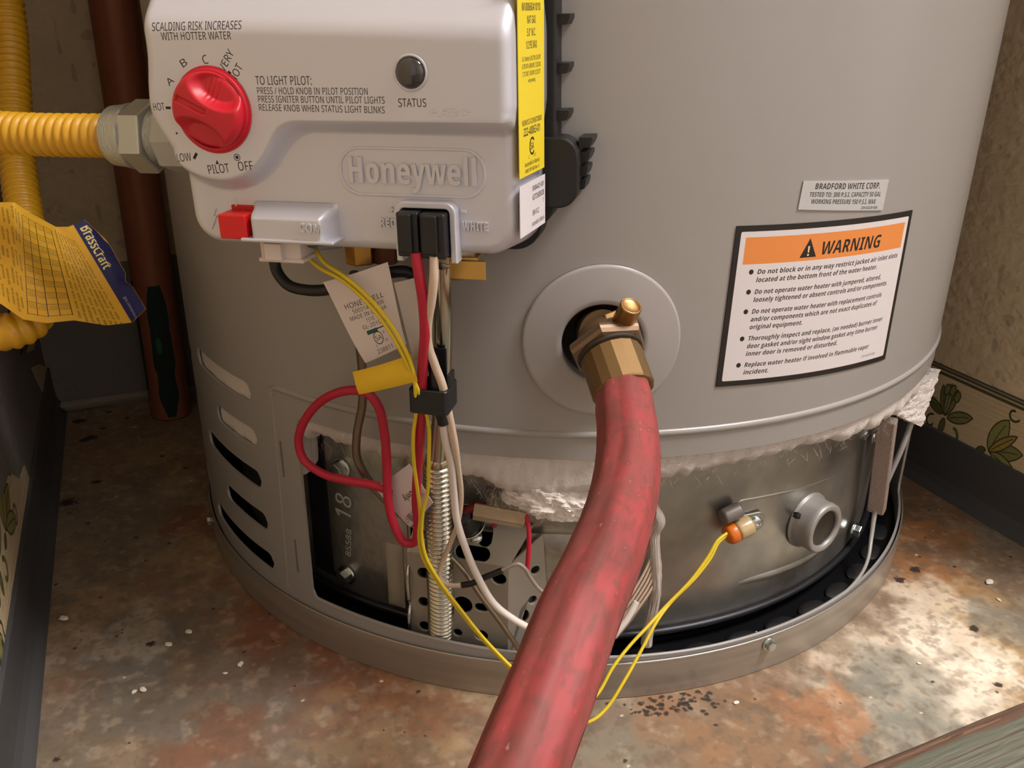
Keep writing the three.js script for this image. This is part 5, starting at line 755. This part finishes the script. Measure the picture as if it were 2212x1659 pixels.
// wire clip
{
  const c = thing('wire_clip', 'square black plastic clip holding the wires against the burner tube', 'wire clip', onCyl(935, 856, 0.319));
  const th = ang(c.position), n = V3(Math.sin(th), 0, Math.cos(th)), rt = V3(Math.cos(th), 0, -Math.sin(th)); const B = basis(rt, V3(0, 1, 0), n, V3(0, 0, 0));
  const W = 0.0178, H = 0.0112, s = rrShape(-W / 2, -0.0075, W / 2, 0.0095, 0.002); s.holes.push(rrShape(-W / 2 + 0.0012, -0.0063, W / 2 - 0.0012, 0.0083, 0.0014)); const g = new THREE.ExtrudeGeometry(s, { depth: H, bevelEnabled: true, bevelThickness: 0.0003, bevelSize: 0.0003, bevelSegments: 1, curveSegments: 6 }); g.rotateX(Math.PI / 2); g.translate(0, H / 2, 0.0); g.scale(1, 1, -1); const P = g.attributes.position; for (let i = 0; i < P.count; i += 3) { const b = [P.getX(i + 1), P.getY(i + 1), P.getZ(i + 1)], d = [P.getX(i + 2), P.getY(i + 2), P.getZ(i + 2)]; P.setXYZ(i + 1, ...d); P.setXYZ(i + 2, ...b); } g.computeVertexNormals(); g.applyMatrix4(B); mk('clip_band', g, std(0x17181c, 0.4), c);
  const t = mergeNI([rbox(0.0085, 0.016, 0.0012, 0.0005, 0.0005, 0.0132, -0.0075), rbox(0.0014, 0.0075, 0.008, 0.0005, W / 2 - 0.0007, 0.0085, -0.002)]); t.applyMatrix4(B); mk('clip_back', t, std(0x17181c, 0.4), c);
}
// ------------------------------------------------------------ tags on the wires
function flag(name, c, tex, label, mat, curl = 0.002, blank) { // c = tl, tr, br, bl as [u,v,r]
  const q = c.map(([u, v, r]) => onCyl(u, v, r)); const f = (s, t) => { const a = q[3].clone().lerp(q[2], s), b = q[0].clone().lerp(q[1], s); const p = a.lerp(b, t); return p.add(V3(0, 0, curl * Math.sin(s * 3.1) * (0.4 + 0.6 * t) + curl * 0.8 * Math.sin(t * 4 + 0.6))); };
  const g = sheetGeo(20, 16, f, () => V3(0, 0, 1), 0.00035, blank); const m = mk(name, g, mat || std(0xffffff, 0.6, 0, { map: tex })); return tag(m, label, 'tag');
}
const tagTex = canvasTex(700, 820, (x, w, h) => {
  x.fillStyle = '#d6cbc8'; x.fillRect(0, 0, w, h); x.fillStyle = '#2a2526'; const ln = (s, a, y, wd, p, wt = '') => { x.save(); x.font = `${wt}${p}px sans-serif`; const tw = x.measureText(s).width; x.translate(a, y); x.scale(wd / tw, 1); x.fillText(s, 0, 0); x.restore(); };
  ln('HONEYWELL', 100, 296, 480, 70); ln('50031438-006', 170, 352, 400, 54); ln('MADE IN CHINA', 100, 408, 480, 54); ln('1510', 290, 464, 110, 52); ln('GL-2010-R', 210, 520, 320, 54);
  x.fillStyle = '#16504a'; x.fillRect(240, 540, 150, 40); x.fillStyle = '#2a2526'; x.fillRect(390, 546, 110, 12);
  x.lineWidth = 9; x.strokeStyle = '#2a2526'; x.beginPath(); x.arc(360, 640, 62, 0, 7); x.stroke(); ln('SA', 310, 664, 100, 70); ln('us', 430, 700, 50, 46); ln('c', 280, 720, 24, 44); ln('238811', 260, 790, 260, 62); ln('®', 440, 620, 30, 40);
});
flag('printed_wire_tag', [[696, 612, 0.3195], [836, 568, 0.321], [878, 742, 0.3205], [790, 783, 0.319]], tagTex, 'white printed cloth tag wrapped on the black cable', null, 0.002);
flag('yellow_flag_label', [[760, 806, 0.326], [888, 768, 0.329], [903, 822, 0.328], [777, 851, 0.3255]], null, 'plain yellow flag label folded round the yellow wires', std(0xdcb31c, 0.55), 0.0016);
flag('clear_sleeve_label', [[850, 612, 0.322], [905, 598, 0.322], [938, 772, 0.3205], [894, 778, 0.3205]], null, 'pale translucent sleeve label behind the red wire', phys(0xd9d2cd, 0.55, 0, { transmission: 0.35, thickness: 0 }), 0.001);
const ngTex = canvasTex(640, 460, (x, w, h) => { x.fillStyle = '#d4cacb'; x.fillRect(0, 0, w, h); x.fillStyle = '#2b2729'; x.save(); x.translate(w, h); x.rotate(Math.PI); x.font = 'bold 84px sans-serif'; x.fillText('NG Only', 40, 250); x.font = '66px sans-serif'; x.save(); x.translate(40, 172); x.scale(0.85, 1); x.fillText('1636D7C1', 0, 0); x.restore(); let a = 250; while (a < 520) { const b = 4 + Math.floor(rnd() * 14); x.fillRect(a, 20, b, 80); a += b + 4 + Math.floor(rnd() * 12); } x.fillText('67', 540, 90); x.restore(); });
flag('fuel_type_tag', [[808, 1056, 0.2935], [884, 1003, 0.2965], [936, 1085, 0.2955], [886, 1138, 0.293]], ngTex, 'white paper tag with a barcode on the thin pilot tube', null, 0.001);
// ------------------------------------------------------------ small litter on the floor
M.chip = std(0xe6dccb, 0.9);
const chip = (u, v, s, label, mat = M.chip) => { const g = new THREE.IcosahedronGeometry(1, 1); const P = g.attributes.position; for (let i = 0; i < P.count; i++) { const k = 0.7 + 0.6 * hash2(Math.round(P.getX(i) * 50), Math.round(P.getY(i) * 50 + P.getZ(i) * 90), Math.round(u)); P.setXYZ(i, P.getX(i) * s * k * 1.5, P.getY(i) * s * k * 0.5, P.getZ(i) * s * k); } g.computeVertexNormals(); g.computeBoundingBox(); g.translate(0, -g.boundingBox.min.y, 0); g.rotateY(u); const m = mk('paint_chip', g, mat); m.position.copy(onY(u, v, 0)); return tag(m, label, 'debris', 'pale paint chips scattered on the floor'); };
for (const [u, v, s] of [[138, 1339, 0.0022], [364, 1394, 0.0017], [310, 1492, 0.0016], [290, 1496, 0.0012], [520, 1436, 0.0015], [2137, 1259, 0.0022], [2157, 1297, 0.0012], [1590, 1519, 0.0012], [487, 1455, 0.0009], [408, 1367, 0.0016], [1985, 1434, 0.0009]]) chip(u, v, s, 'tiny pale paint chip lying on the stained floor');
renderer.render(scene, camera);
